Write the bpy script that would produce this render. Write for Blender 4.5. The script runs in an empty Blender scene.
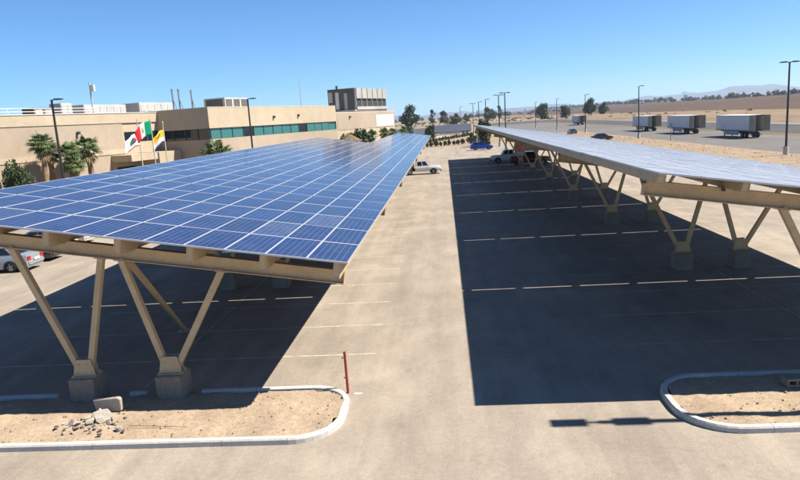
import bpy, bmesh, math, random
from mathutils import Vector, Matrix
random.seed(11)
R = math.radians
S = bpy.context.scene
COL = S.collection

# ------------------------------------------------------------------ camera
F_PX, PITCH, ROLL, YAW, CAM_H = 656.85, 0.1807, -0.0626, 0.0761, 7.10
fw = Vector((-math.sin(YAW)*math.cos(PITCH), math.cos(YAW)*math.cos(PITCH), -math.sin(PITCH)))
rt = Vector((math.cos(YAW), math.sin(YAW), 0)); up = rt.cross(fw)
r2 = math.cos(ROLL)*rt + math.sin(ROLL)*up
u2 = -math.sin(ROLL)*rt + math.cos(ROLL)*up
cd = bpy.data.cameras.new('camera'); cam = bpy.data.objects.new('camera', cd); COL.objects.link(cam)
cam.matrix_world = Matrix(((r2.x, u2.x, -fw.x, 0), (r2.y, u2.y, -fw.y, 0), (r2.z, u2.z, -fw.z, CAM_H), (0, 0, 0, 1)))
cd.sensor_width = 36.0; cd.lens = F_PX/800*36; cd.clip_start = 0.1; cd.clip_end = 40000
S.camera = cam

# ------------------------------------------------------------------ light
SUN_EL = math.atan(1/0.795)          # shadows fall towards -X
W = bpy.data.worlds.new('World'); S.world = W; W.use_nodes = True
nt = W.node_tree; nt.nodes.clear()
sky = nt.nodes.new('ShaderNodeTexSky'); sky.sky_type = 'NISHITA'; sky.sun_disc = False
sky.sun_elevation = SUN_EL; sky.sun_rotation = R(90); sky.altitude = 2500
sky.air_density = 1.0; sky.dust_density = 0.3; sky.ozone_density = 8.0
bg = nt.nodes.new('ShaderNodeBackground'); bg.inputs['Strength'].default_value = 0.063
wo = nt.nodes.new('ShaderNodeOutputWorld')
tint = nt.nodes.new('ShaderNodeMix'); tint.data_type = 'RGBA'; tint.blend_type = 'MULTIPLY'; tint.inputs[0].default_value = 1; tint.inputs[7].default_value = (.70, 1.01, 1.14, 1)   # camera white balance
nt.links.new(sky.outputs[0], tint.inputs[6]); nt.links.new(tint.outputs[2], bg.inputs[0]); nt.links.new(bg.outputs[0], wo.inputs[0])
sd = bpy.data.lights.new('sun', 'SUN'); sd.energy = 5.0; sd.angle = R(0.5); sd.color = (1.0, 0.94, 0.84)
sun = bpy.data.objects.new('sun', sd); COL.objects.link(sun)
sun.rotation_euler = Vector((math.cos(SUN_EL), -0.004, math.sin(SUN_EL))).to_track_quat('Z', 'Y').to_euler()
sun.location = (60, 0, 80)
vs = S.view_settings; vs.view_transform = 'Standard'; vs.look = 'None'; vs.exposure = 1.18; vs.gamma = 1.0; vs.use_curve_mapping = False
S.render.engine = 'CYCLES'
S.cycles.max_bounces = 6; S.cycles.diffuse_bounces = 3; S.cycles.volume_bounces = 0
S.cycles.use_denoising = True

# ------------------------------------------------------------------ materials
MATS = {}; ALB = 0.77
def mat(name, color, rough=0.8, metal=0.0, spec=0.5, noise=None, bump=None, coat=0.0):
    """noise=[(scale, amount, detail)...] multiplies the colour, bump=(scale, strength, distance)"""
    m = bpy.data.materials.new(name); m.use_nodes = True; MATS[name] = m
    color = tuple(c*ALB for c in color)
    t = m.node_tree; b = t.nodes['Principled BSDF']
    b.inputs['Roughness'].default_value = rough; b.inputs['Metallic'].default_value = metal
    b.inputs['Specular IOR Level'].default_value = spec; b.inputs['Coat Weight'].default_value = coat
    b.inputs['Coat Roughness'].default_value = 0.05
    b.inputs['Base Color'].default_value = (*color, 1)
    if noise or bump:
        tc = t.nodes.new('ShaderNodeTexCoord')
    if noise:
        last = None
        rgb = t.nodes.new('ShaderNodeRGB'); rgb.outputs[0].default_value = (*color, 1); last = rgb.outputs[0]
        for sc, am, det in noise:
            n = t.nodes.new('ShaderNodeTexNoise'); n.inputs['Scale'].default_value = sc; n.inputs['Detail'].default_value = det
            t.links.new(tc.outputs['Object'], n.inputs['Vector'])
            mr = t.nodes.new('ShaderNodeMapRange'); mr.inputs[1].default_value = 0.3; mr.inputs[2].default_value = 0.7
            mr.inputs[3].default_value = 1-am; mr.inputs[4].default_value = 1+am
            t.links.new(n.outputs[0], mr.inputs[0])
            mx = t.nodes.new('ShaderNodeMix'); mx.data_type = 'RGBA'; mx.blend_type = 'MULTIPLY'; mx.inputs[0].default_value = 1
            t.links.new(last, mx.inputs[6]); t.links.new(mr.outputs[0], mx.inputs[7]); last = mx.outputs[2]
        t.links.new(last, b.inputs['Base Color'])
    if bump:
        n = t.nodes.new('ShaderNodeTexNoise'); n.inputs['Scale'].default_value = bump[0]; n.inputs['Detail'].default_value = 6
        t.links.new(tc.outputs['Object'], n.inputs['Vector'])
        bp = t.nodes.new('ShaderNodeBump'); bp.inputs['Strength'].default_value = bump[1]; bp.inputs['Distance'].default_value = bump[2]
        t.links.new(n.outputs[0], bp.inputs['Height']); t.links.new(bp.outputs[0], b.inputs['Normal'])
    return m

def nodes_of(m): return m.node_tree.nodes, m.node_tree.links, m.node_tree.nodes['Principled BSDF']

def lot_material():
    m = mat('lot_asphalt', (0.30, 0.25, 0.19), 0.9, spec=0.25)
    N, L, b = nodes_of(m)
    tc = N.new('ShaderNodeTexCoord')
    def noise(scale, detail=4, sx=1, sy=1, rough=.55):
        mp = N.new('ShaderNodeMapping'); mp.inputs['Scale'].default_value = (sx, sy, 1); L.new(tc.outputs['Object'], mp.inputs[0])
        n = N.new('ShaderNodeTexNoise'); n.inputs['Scale'].default_value = scale; n.inputs['Detail'].default_value = detail
        n.inputs['Roughness'].default_value = rough; L.new(mp.outputs[0], n.inputs['Vector']); return n.outputs[0]
    def ramp(src, a, bb, ca, cb):
        r = N.new('ShaderNodeValToRGB'); r.color_ramp.elements[0].position = a; r.color_ramp.elements[1].position = bb
        r.color_ramp.elements[0].color = (*ca, 1); r.color_ramp.elements[1].color = (*cb, 1); L.new(src, r.inputs[0]); return r.outputs[0]
    def mul(a, bb, f=1.0, mode='MULTIPLY'):
        x = N.new('ShaderNodeMix'); x.data_type = 'RGBA'; x.blend_type = mode
        if isinstance(f, float): x.inputs[0].default_value = f
        else: L.new(f, x.inputs[0])
        L.new(a, x.inputs[6]); L.new(bb, x.inputs[7]); return x.outputs[2]
    base = ramp(noise(0.22, 6), .32, .68, (.244, .203, .160), (.308, .260, .207))
    # worn darker streaks where tyres run along the lanes
    base = mul(base, ramp(noise(0.55, 5, 1.0, .09), .38, .62, (.90, .90, .91), (1.04, 1.04, 1.03)))
    base = mul(base, ramp(noise(1.1, 6, 1, .45), .40, .60, (.90, .90, .90), (1.04, 1.04, 1.03)))
    base = mul(base, ramp(noise(1.9, 4, 1.0, .025), .36, .64, (.94, .94, .945), (1.04, 1.04, 1.035)))
    base = mul(base, ramp(noise(7, 5), .34, .66, (.93, .93, .93), (1.06, 1.06, 1.06)))
    # oil drips and stains
    base = mul(base, ramp(noise(1.7, 2), .66, .76, (1, 1, 1), (.84, .83, .82)))
    # aggregate
    base = mul(base, ramp(noise(28, 3), .3, .7, (.85, .85, .85), (1.13, 1.13, 1.13)))
    # drifts of sand
    base = mul(base, ramp(noise(.3, 8, 1, 1, .7), .56, .7, (0, 0, 0), (.38, .315, .24)), ramp(noise(.3, 8, 1, 1, .7), .56, .72, (0, 0, 0), (.40, .40, .40)), 'MIX')
    # sealed cracks
    v = N.new('ShaderNodeTexVoronoi'); v.feature = 'DISTANCE_TO_EDGE'; v.inputs['Scale'].default_value = 0.13
    nz = N.new('ShaderNodeTexNoise'); nz.inputs['Scale'].default_value = 0.9; nz.inputs['Detail'].default_value = 5; L.new(tc.outputs['Object'], nz.inputs['Vector'])
    ad = N.new('ShaderNodeVectorMath'); ad.operation = 'MULTIPLY_ADD'; ad.inputs[1].default_value = (1.6, 1.6, 1.6)
    L.new(nz.outputs['Color'], ad.inputs[0]); L.new(tc.outputs['Object'], ad.inputs[2]); L.new(ad.outputs[0], v.inputs['Vector'])
    base = mul(base, ramp(v.outputs['Distance'], .002, .0065, (.95, .945, .94), (1, 1, 1)))
    L.new(base, b.inputs['Base Color'])
    bp = N.new('ShaderNodeBump'); bp.inputs['Strength'].default_value = .5; bp.inputs['Distance'].default_value = .01
    L.new(noise(40, 4), bp.inputs['Height']); L.new(bp.outputs[0], b.inputs['Normal'])
    return m

def panel_material(name, dust_glare, sheen, spec, r0, r1):
    m = mat(name, (0.02, 0.05, 0.2), 0.16, spec=spec)
    N, L, b = nodes_of(m)
    uv = N.new('ShaderNodeUVMap'); sep = N.new('ShaderNodeSeparateXYZ'); L.new(uv.outputs[0], sep.inputs[0])
    def math_(op, a, bb=None):
        n = N.new('ShaderNodeMath'); n.operation = op
        for i, v in enumerate((a, bb)):
            if v is None: continue
            if isinstance(v, (int, float)): n.inputs[i].default_value = v
            else: L.new(v, n.inputs[i])
        return n.outputs[0]
    def line(src, mult, half):
        f = math_('FRACT', math_('MULTIPLY', src, mult))
        d = math_('ABSOLUTE', math_('SUBTRACT', f, .5))
        return math_('GREATER_THAN', d, .5-half)
    gx = line(sep.outputs[0], 6, .040); gy = line(sep.outputs[1], 12, .018)
    bus = line(math_('ADD', sep.outputs[0], 0.0417), 18, .035)
    grid = math_('MAXIMUM', gx, gy)
    oi = N.new('ShaderNodeObjectInfo'); geo = N.new('ShaderNodeNewGeometry')
    rnd = math_('FRACT', math_('ADD', oi.outputs['Random'], geo.outputs['Random Per Island']))
    cr = N.new('ShaderNodeValToRGB'); e = cr.color_ramp.elements
    e[0].position = 0.0; e[0].color = (.0032, .011, .054, 1); e[1].position = .93; e[1].color = (.0055, .0165, .074, 1)
    x = e.new(.965); x.color = (.022, .032, .08, 1); x = e.new(1.0); x.color = (.035, .045, .09, 1)  # rare dusty panels, with a brighter reflection painted into their colour
    L.new(rnd, cr.inputs[0])
    # polycrystalline flake variation from cell to cell
    wn = N.new('ShaderNodeTexWhiteNoise'); wn.noise_dimensions = '3D'
    fl = N.new('ShaderNodeVectorMath'); fl.operation = 'MULTIPLY'; fl.inputs[1].default_value = (6, 12, 1); L.new(uv.outputs[0], fl.inputs[0])
    f2 = N.new('ShaderNodeVectorMath'); f2.operation = 'FLOOR'; L.new(fl.outputs[0], f2.inputs[0])
    cmb = N.new('ShaderNodeCombineXYZ'); L.new(rnd, cmb.inputs[2]); f3 = N.new('ShaderNodeVectorMath'); f3.operation = 'ADD'
    L.new(f2.outputs[0], f3.inputs[0]); L.new(cmb.outputs[0], f3.inputs[1]); L.new(f3.outputs[0], wn.inputs['Vector'])
    mr = N.new('ShaderNodeMapRange'); mr.inputs[3].default_value = .78; mr.inputs[4].default_value = 1.25; L.new(wn.outputs['Value'], mr.inputs[0])
    m1 = N.new('ShaderNodeMix'); m1.data_type = 'RGBA'; m1.blend_type = 'MULTIPLY'; m1.inputs[0].default_value = 1
    L.new(cr.outputs[0], m1.inputs[6]); L.new(mr.outputs[0], m1.inputs[7])
    m2 = N.new('ShaderNodeMix'); m2.data_type = 'RGBA'; m2.inputs[7].default_value = (.06, .085, .16, 1)
    L.new(math_('MULTIPLY', bus, .2), m2.inputs[0]); L.new(m1.outputs[2], m2.inputs[6])
    m3 = N.new('ShaderNodeMix'); m3.data_type = 'RGBA'; m3.inputs[7].default_value = (.17, .205, .29, 1)
    L.new(math_('MULTIPLY', grid, .55), m3.inputs[0]); L.new(m2.outputs[2], m3.inputs[6])
    # dusty film; near full strength its pale colour stands in for glare
    tc = N.new('ShaderNodeTexCoord'); dn = N.new('ShaderNodeTexNoise'); dn.inputs['Scale'].default_value = 1.6; dn.inputs['Detail'].default_value = 6
    L.new(geo.outputs['Position'], dn.inputs['Vector'])
    dm = N.new('ShaderNodeMapRange'); dm.inputs[1].default_value = .35; dm.inputs[2].default_value = .75; dm.inputs[3].default_value = dust_glare*(.15 if dust_glare < .2 else .6); dm.inputs[4].default_value = dust_glare
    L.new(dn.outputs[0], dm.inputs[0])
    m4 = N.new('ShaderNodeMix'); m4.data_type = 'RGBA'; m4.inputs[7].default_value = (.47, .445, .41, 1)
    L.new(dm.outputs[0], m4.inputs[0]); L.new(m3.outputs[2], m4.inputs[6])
    L.new(m4.outputs[2], b.inputs['Base Color'])
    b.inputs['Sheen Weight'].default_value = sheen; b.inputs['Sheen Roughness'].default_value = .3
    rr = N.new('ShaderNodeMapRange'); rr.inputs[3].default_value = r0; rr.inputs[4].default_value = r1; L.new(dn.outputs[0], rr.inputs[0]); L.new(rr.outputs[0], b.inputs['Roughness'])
    return m

def flag_material(name, bands, emblem=None):
    """bands: list of (stop, colour) along u (axis 0) or v (axis 1); emblem: list of (u, v, ru, rv, colour)"""
    axis, stops = bands
    m = mat(name, (.8, .8, .8), .85, spec=.2)
    N, L, b = nodes_of(m)
    uv = N.new('ShaderNodeUVMap'); sep = N.new('ShaderNodeSeparateXYZ'); L.new(uv.outputs[0], sep.inputs[0])
    cr = N.new('ShaderNodeValToRGB'); cr.color_ramp.interpolation = 'CONSTANT'
    e = cr.color_ramp.elements; e[0].position = stops[0][0]; e[0].color = (*[q*ALB for q in stops[0][1]], 1)
    e[1].position = stops[1][0]; e[1].color = (*[q*ALB for q in stops[1][1]], 1)
    for s, c in stops[2:]:
        x = e.new(s); x.color = (*[q*ALB for q in c], 1)
    L.new(sep.outputs[axis], cr.inputs[0]); last = cr.outputs[0]
    for (u0, v0, ru, rv, c) in (emblem or []):
        mp = N.new('ShaderNodeVectorMath'); mp.operation = 'SUBTRACT'; mp.inputs[1].default_value = (u0, v0, 0); L.new(uv.outputs[0], mp.inputs[0])
        sc = N.new('ShaderNodeVectorMath'); sc.operation = 'MULTIPLY'; sc.inputs[1].default_value = (1/ru, 1/rv, 0); L.new(mp.outputs[0], sc.inputs[0])
        ln = N.new('ShaderNodeVectorMath'); ln.operation = 'LENGTH'; L.new(sc.outputs[0], ln.inputs[0])
        lt = N.new('ShaderNodeMath'); lt.operation = 'LESS_THAN'; lt.inputs[1].default_value = 1; L.new(ln.outputs['Value'], lt.inputs[0])
        mx = N.new('ShaderNodeMix'); mx.data_type = 'RGBA'; mx.inputs[7].default_value = (*c, 1)
        L.new(lt.outputs[0], mx.inputs[0]); L.new(last, mx.inputs[6]); last = mx.outputs[2]
    L.new(last, b.inputs['Base Color'])
    b.inputs['Transmission Weight'].default_value = 0
    return m

lot_material(); panel_material('panel_glass', .045, .06, .16, .07, .18); panel_material('panel_glass_dust_glare', .90, .8, .06, .45, .65)  # second glass is dusty, paled further to paint in sun and sky glare
mat('sand', (0.325, 0.245, 0.165), .95, spec=.15, noise=[(.05, .10, 4), (.6, .14, 6), (14, .22, 4)], bump=(9, .5, .06))
mat('island_soil', (0.41, 0.31, 0.215), .95, spec=.12, noise=[(.9, .14, 5), (9, .16, 5), (60, .25, 3)], bump=(30, .6, .03))
mat('plain', (0.29, 0.225, 0.155), .95, spec=.1, noise=[(.004, .2, 5), (.03, .16, 6), (.3, .15, 5)])
mat('brown_field', (0.105, 0.070, 0.046), .95, spec=.1, noise=[(.006, .18, 4), (.05, .14, 6), (.5, .16, 4)])
mat('yard_asphalt', (0.165, 0.15, 0.135), .9, spec=.25, noise=[(.06, .10, 5), (.5, .10, 6), (6, .10, 4)])
mat('road_asphalt', (0.085, 0.08, 0.075), .9, spec=.25, noise=[(.05, .10, 4), (.6, .08, 5)])
mat('verge_grass', (0.17, 0.14, 0.085), .95, spec=.1, noise=[(.2, .3, 6), (3, .3, 4)])
mat('pale_road', (0.42, 0.38, 0.31), .9, spec=.2, noise=[(.1, .12, 5)])
mat('paint_line', (0.46, 0.41, 0.315), .8, spec=.3, noise=[(3.5, .28, 6), (25, .2, 3)])
mat('paint_white', (0.62, 0.60, 0.55), .8, spec=.3, noise=[(3.5, .25, 6)])
mat('kerb_concrete', (0.56, 0.53, 0.48), .85, spec=.3, noise=[(1.3, .12, 5), (20, .12, 4)], bump=(35, .35, .01))
mat('ped_concrete', (0.30, 0.25, 0.195), .9, spec=.25, noise=[(1.5, .14, 6), (16, .14, 4)], bump=(24, .4, .012))
mat('rubble_concrete', (0.43, 0.385, 0.325), .92, spec=.2, noise=[(3, .16, 5), (30, .15, 4)], bump=(30, .6, .02))
mat('rubble_dark', (0.17, 0.15, 0.135), .92, spec=.2, noise=[(5, .2, 5)], bump=(30, .6, .02))
mat('tan_steel', (0.65, 0.475, 0.275), .6, spec=.35, noise=[(.5, .10, 6), (3.5, .08, 6), (22, .08, 4)], bump=(60, .15, .004))
mat('bolt_dark', (0.05, 0.045, 0.04), .6)
mat('panel_frame', (0.66, 0.67, 0.69), .4, metal=.35)
mat('backsheet', (0.10, 0.10, 0.11), .7)
mat('bronze_pole', (0.022, 0.02, 0.024), .45, spec=.5)
mat('lens', (0.35, 0.36, 0.38), .3)
mat('red_paint', (0.33, 0.022, 0.02), .5, noise=[(6, .15, 4)])
mat('wall_cream', (0.51, 0.415, 0.295), .9, spec=.2, noise=[(.10, .08, 6), (.7, .05, 6), (2.5, .04, 4)])
mat('wall_tan', (0.43, 0.345, 0.256), .9, spec=.2, noise=[(.10, .08, 6), (.7, .05, 6), (2.5, .04, 4)])
mat('roof_white', (0.70, 0.69, 0.66), .8, noise=[(.4, .08, 4)])
mat('unit_grey', (0.42, 0.42, 0.41), .7, noise=[(.6, .12, 4)])
mat('unit_pale', (0.50, 0.49, 0.45), .7, noise=[(.6, .10, 4)])
mat('fan_tan', (0.40, 0.385, 0.35), .7, noise=[(.6, .12, 4)])
mat('unit_dark', (0.11, 0.105, 0.10), .7, noise=[(.6, .2, 4)])
mat('louvre_dark', (0.045, 0.043, 0.042), .7)
mat('window_teal', (0.045, 0.185, 0.185), .06, spec=.8)
mat('window_dark', (0.012, 0.025, 0.03), .06, spec=.7)
mat('mullion', (0.05, 0.06, 0.06), .5)
mat('palm_trunk', (0.26, 0.17, 0.095), .95, noise=[(4, .25, 5)])
mat('palm_green', (0.085, 0.125, 0.032), .6, spec=.4, noise=[(2, .3, 3)])
mat('palm_dry', (0.28, 0.20, 0.10), .9, noise=[(2, .25, 3)])
mat('bark', (0.11, 0.075, 0.05), .95, noise=[(3, .25, 5)])
mat('leaf_dark', (0.035, 0.058, 0.020), .65, spec=.35, noise=[(.9, .4, 3)])
mat('leaf_mid', (0.060, 0.090, 0.025), .65, spec=.35, noise=[(.9, .4, 3)])
mat('leaf_olive', (0.085, 0.088, 0.035), .7, spec=.3, noise=[(.9, .4, 3)])
mat('leaf_brown', (0.085, 0.062, 0.035), .8, spec=.2, noise=[(.9, .4, 3)])
mat('thatch', (0.17, 0.11, 0.06), .95, noise=[(3, .3, 4)])
mat('trailer_white', (0.74, 0.74, 0.75), .6, noise=[(.5, .06, 4)])
mat('trailer_grey', (0.40, 0.41, 0.47), .6, noise=[(.5, .06, 4)])
mat('trailer_inside', (0.45, 0.36, 0.25), .8)
mat('trailer_frame', (0.10, 0.095, 0.09), .7)
mat('door_grey', (0.34, 0.31, 0.27), .7, noise=[(1.5, .15, 4)])
mat('yellow_mark', (0.75, 0.48, 0.06), .6)
mat('rubber', (0.018, 0.018, 0.018), .85, spec=.3)
mat('rim_metal', (0.42, 0.43, 0.45), .35, metal=.7)
mat('car_glass', (0.012, 0.016, 0.02), .05, spec=.8)
mat('car_trim', (0.02, 0.02, 0.022), .6)
mat('tail_red', (0.42, 0.012, 0.014), .25)
mat('lamp_clear', (0.70, 0.70, 0.68), .15)
mat('plate_white', (0.7, 0.7, 0.68), .6)
for n, c in dict(silver=(.36, .39, .43), dark=(.035, .037, .042), bluegrey=(.13, .17, .22), white=(.74, .74, .73), red=(.28, .018, .022), blue=(.01, .05, .36), maroon=(.13, .012, .018), black=(.012, .012, .013), grey=(.12, .125, .13)).items():
    mat('paint_'+n, c, .3, metal=.25 if n in ('silver', 'bluegrey', 'blue') else 0, coat=.7)
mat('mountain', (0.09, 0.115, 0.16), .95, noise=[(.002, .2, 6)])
mat('brick_red', (0.26, 0.085, 0.05), .9, noise=[(3, .3, 4)])
mat('pallet_wood', (0.28, 0.19, 0.11), .9)
mat('rusty', (0.16, 0.07, 0.04), .9)
mat('gravel', (0.34, 0.26, 0.18), .95, noise=[(5, .4, 3)])
mat('white_wall', (0.72, 0.70, 0.66), .85)
mat('steel_grey', (0.30, 0.30, 0.30), .5, metal=.5)

# ------------------------------------------------------------------ mesh helpers
class MB:
    def __init__(s): s.v = []; s.f = []; s.m = []; s.uv = None
    def add(s, vs, fs, mi=0, M=None):
        o = len(s.v)
        s.v += [tuple(M @ Vector(v)) if M is not None else tuple(v) for v in vs]
        for f in fs: s.f.append([i+o for i in f]); s.m.append(mi)
        return s
    def box(s, x0, x1, y0, y1, z0, z1, mi=0, M=None):
        return s.add([(x0,y0,z0),(x1,y0,z0),(x1,y1,z0),(x0,y1,z0),(x0,y0,z1),(x1,y0,z1),(x1,y1,z1),(x0,y1,z1)],
                     [(0,3,2,1),(4,5,6,7),(0,1,5,4),(1,2,6,5),(2,3,7,6),(3,0,4,7)], mi, M)
    def bar(s, p, q, w, d, mi=0, ref=(0, 1, 0)):
        """rectangular bar from p to q, w across ref x axis, d along ref"""
        p = Vector(p); q = Vector(q); a = (q-p).normalized(); r = Vector(ref); x = a.cross(r)
        if x.length < 1e-4: x = a.cross(Vector((1, 0, 0)))
        x.normalize(); y = x.cross(a).normalized()
        vs = [e + sx*x*w/2 + sy*y*d/2 for e in (p, q) for sx, sy in ((-1,-1),(1,-1),(1,1),(-1,1))]
        return s.add(vs, [(0,1,2,3),(7,6,5,4),(0,4,5,1),(1,5,6,2),(2,6,7,3),(3,7,4,0)], mi)
    def tube(s, pts, rad, n=10, mi=0, cap=True):
        pts = [Vector(p) for p in pts]; o = len(s.v)
        for i, p in enumerate(pts):
            a = (pts[min(i+1, len(pts)-1)] - pts[max(i-1, 0)]).normalized()
            x = a.cross(Vector((0, 0, 1)));
            if x.length < 1e-3: x = Vector((1, 0, 0))
            x.normalize(); y = a.cross(x)
            r = rad[i] if isinstance(rad, (list, tuple)) else rad
            for k in range(n):
                t = 2*math.pi*k/n; s.v.append(tuple(p + x*math.cos(t)*r + y*math.sin(t)*r))
        for i in range(len(pts)-1):
            for k in range(n):
                s.f.append([o+i*n+k, o+i*n+(k+1) % n, o+(i+1)*n+(k+1) % n, o+(i+1)*n+k]); s.m.append(mi)
        if cap:
            s.f.append([o+k for k in range(n)][::-1]); s.m.append(mi)
            s.f.append([o+(len(pts)-1)*n+k for k in range(n)]); s.m.append(mi)
        return s
    def prism(s, poly, axis, a0, a1, mi=0):
        """extrude a 2D polygon; axis 'x': poly=(y,z), 'y': poly=(x,z), 'z': poly=(x,y)"""
        def P(u, v, a): return (a, u, v) if axis == 'x' else ((u, a, v) if axis == 'y' else (u, v, a))
        n = len(poly); vs = [P(u, v, a0) for u, v in poly] + [P(u, v, a1) for u, v in poly]
        return s.add(vs, [tuple(range(n))[::-1], tuple(range(n, 2*n))] + [(i, (i+1) % n, n+(i+1) % n, n+i) for i in range(n)], mi)
    def build(s, name, mats, parent=None, loc=None, rot=None, bevel=0, smooth=False, me_only=False):
        me = bpy.data.meshes.new(name); me.from_pydata(s.v, [], s.f)
        mats = mats if isinstance(mats, (list, tuple)) else [mats]
        for m in mats: me.materials.append(MATS[m])
        me.polygons.foreach_set('material_index', s.m)
        if s.uv is not None:
            ul = me.uv_layers.new(name='UVMap')
            for li, l in enumerate(me.loops): ul.data[li].uv = s.uv[l.vertex_index]
        bm = bmesh.new(); bm.from_mesh(me)
        if s.uv is None and len(s.f) < 20000: bmesh.ops.recalc_face_normals(bm, faces=bm.faces)
        if bevel: bmesh.ops.bevel(bm, geom=[e for e in bm.edges if len(e.link_faces) == 2 and e.calc_face_angle(0) > .5], offset=bevel, segments=2, affect='EDGES', clamp_overlap=True)
        bm.to_mesh(me); bm.free()
        if smooth:
            me.polygons.foreach_set('use_smooth', [True]*len(me.polygons))
        me.update()
        if me_only: return me
        return link(name, me, parent, loc, rot)

def link(name, me, parent=None, loc=None, rot=None):
    o = bpy.data.objects.new(name, me); COL.objects.link(o)
    if loc is not None: o.location = loc
    if rot is not None: o.rotation_euler = rot
    if parent is not None: o.parent = parent
    return o
def tag(o, label=None, cat=None, group=None, kind=None):
    if label: o['label'] = label
    if cat: o['category'] = cat
    if group: o['group'] = group
    if kind: o['kind'] = kind
    return o
def thing(name, label, cat, loc=(0, 0, 0), rz=0, group=None):
    o = link(name, None, None, loc, (0, 0, rz)); o.empty_display_size = .3
    return tag(o, label, cat, group)
def copy_tree(o, parent=None):
    c = o.copy(); COL.objects.link(c); c.parent = parent
    for ch in list(o.children): copy_tree(ch, c)
    return c
def sheet(name, x0, x1, y0, y1, z, m, kind='structure', parent=None):
    o = MB().add([(x0,y0,z),(x1,y0,z),(x1,y1,z),(x0,y1,z)], [(0,1,2,3)]).build(name, m, parent)
    if parent is None: o['kind'] = kind
    return o

# ------------------------------------------------------------------ the setting: ground, lots, roads, hills
tag(sheet('ground', -9000, 9000, -600, 9000, -0.03, 'plain'), 'flat dry sandy plain', None, kind='structure')
sheet('sandy_ground', -62, 40.5, -40, 250, -0.012, 'sand')
lot = sheet('parking_lot', -60, 33.5, -30, 158, 0.0, 'lot_asphalt')
sheet('yard_pavement', 43, 61.5, -10, 420, -0.006, 'yard_asphalt')
sheet('yard_apron', 26, 43, 215, 420, -0.007, 'yard_asphalt')
sheet('dirt_verge', 40.5, 43, -10, 215, -0.010, 'sand')
sheet('grass_verge', 61.5, 66, -10, 520, -0.010, 'verge_grass')
sheet('road', 66, 89, -10, 520, -0.004, 'road_asphalt')
sheet('road_edge_line', 86.8, 88.0, -10, 520, 0.02, 'paint_white')
sheet('cross_road', 26, 66, 420, 520, -0.004, 'road_asphalt')
sheet('lane', -60, 26, 232, 262, -0.006, 'pale_road')
# rising brown field
mb = MB(); nx, ny = 36, 60
def hill_z(x, y):
    t = max(0, min(1, (x-172)/340)); t = t*t*(3-2*t)
    b = max(0, min(1, (x-900)/1500)); b = b*b*(3-2*b)
    return -0.05 + (8.2+3.5*max(0, min(1, (y-900)/1500)))*t*(1-b) + 1.1*math.sin(y*.004+x*.011)*t
for j in range(ny+1):
    for i in range(nx+1):
        x = 170 + 2300*(i/nx)**1.6; y = -300 + 7000*(j/ny)**1.5
        mb.v.append((x + 6*math.sin(y*.02)*(i == 0), y, hill_z(x, y) if i else -0.2))
for j in range(ny):
    for i in range(nx):
        a = j*(nx+1)+i; mb.f.append([a, a+1, a+nx+2, a+nx+1]); mb.m.append(0)
fld = mb.build('field', 'brown_field', smooth=True); tag(fld, kind='structure')
# low bank of pale soil at the foot of the field
mb = MB(); n = 70
for j in range(n+1):
    y = -100 + 1500*j/n
    for x, z in ((92, -.02), (98+2*math.sin(y*.05), .7+.25*math.sin(y*.031)), (120, .9+.3*math.sin(y*.023+1)), (172+5*math.sin(y*.017), .5)):
        mb.v.append((x, y, z))
for j in range(n):
    for i in range(3):
        a = j*4+i; mb.f.append([a, a+1, a+5, a+4]); mb.m.append(0)
mat('pale_soil', (0.25, 0.18, 0.115), .95, spec=.1, noise=[(.02, .2, 5), (.2, .2, 6), (2, .12, 4)])
tag(mb.build('soil_bank', 'pale_soil', smooth=True), kind='structure')
# mountains
def ridge(y, x0, x1, hs, step, seed):
    rnd = random.Random(seed); mb = MB(); n = int((x1-x0)/step)
    ph = [rnd.uniform(0, 6.3) for _ in range(6)]
    for i in range(n+1):
        x = x0+(x1-x0)*i/n; u = i/n
        env = hs(u)
        h = env*(.72+.16*math.sin(u*17+ph[0])+.10*math.sin(u*41+ph[1])+.06*math.sin(u*97+ph[2])+.03*math.sin(u*211+ph[3]))
        mb.v += [(x, y, -2), (x+40*math.sin(u*60), y+350, h*.62), (x, y+760, h), (x, y+1100, -2)]
    for i in range(n):
        for k in range(3):
            a = i*4+k; mb.f.append([a, a+4, a+5, a+1]); mb.m.append(0)
    return tag(mb.build('mountains', 'mountain', smooth=True), kind='structure')
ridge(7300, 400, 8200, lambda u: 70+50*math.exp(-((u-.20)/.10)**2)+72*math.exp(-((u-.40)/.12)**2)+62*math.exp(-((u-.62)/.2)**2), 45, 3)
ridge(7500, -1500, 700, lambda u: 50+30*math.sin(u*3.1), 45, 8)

# ------------------------------------------------------------------ solar carports
T = 0.1553; CT, ST = math.cos(T), math.sin(T)
YN = 15.36; ROW = 2.206; TABLE = 11.10; NROW = 5
def row_y(r): return YN + (r//NROW)*TABLE + (r % NROW)*ROW
def panel_mesh(w, l):
    b = .017; h = .042; g = .006
    x, X = -w/2, w/2; c = .034
    mb = MB()
    vs = [(x,0,-h),(X,0,-h),(X,l,-h),(x,l,-h),(x,0,0),(X,0,0),(X,l,0),(x,l,0),
          (x+b,c,0),(X-b,c,0),(X-b,l-c,0),(x+b,l-c,0),(x+b,c,-g),(X-b,c,-g),(X-b,l-c,-g),(x+b,l-c,-g)]
    mb.v = vs
    mb.f = [[0,3,2,1],[0,1,5,4],[1,2,6,5],[2,3,7,6],[3,0,4,7],[4,5,9,8],[5,6,10,9],[6,7,11,10],[7,4,8,11],[8,9,13,12],[9,10,14,13],[10,11,15,14],[11,8,12,15],[12,13,14,15]]
    mb.m = [2,0,0,0,0,0,0,0,0,0,0,0,0,1]
    mb.uv = [(0, 0)]*12 + [(0, 0), (1, 0), (1, 1), (0, 1)]
    return mb
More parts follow.
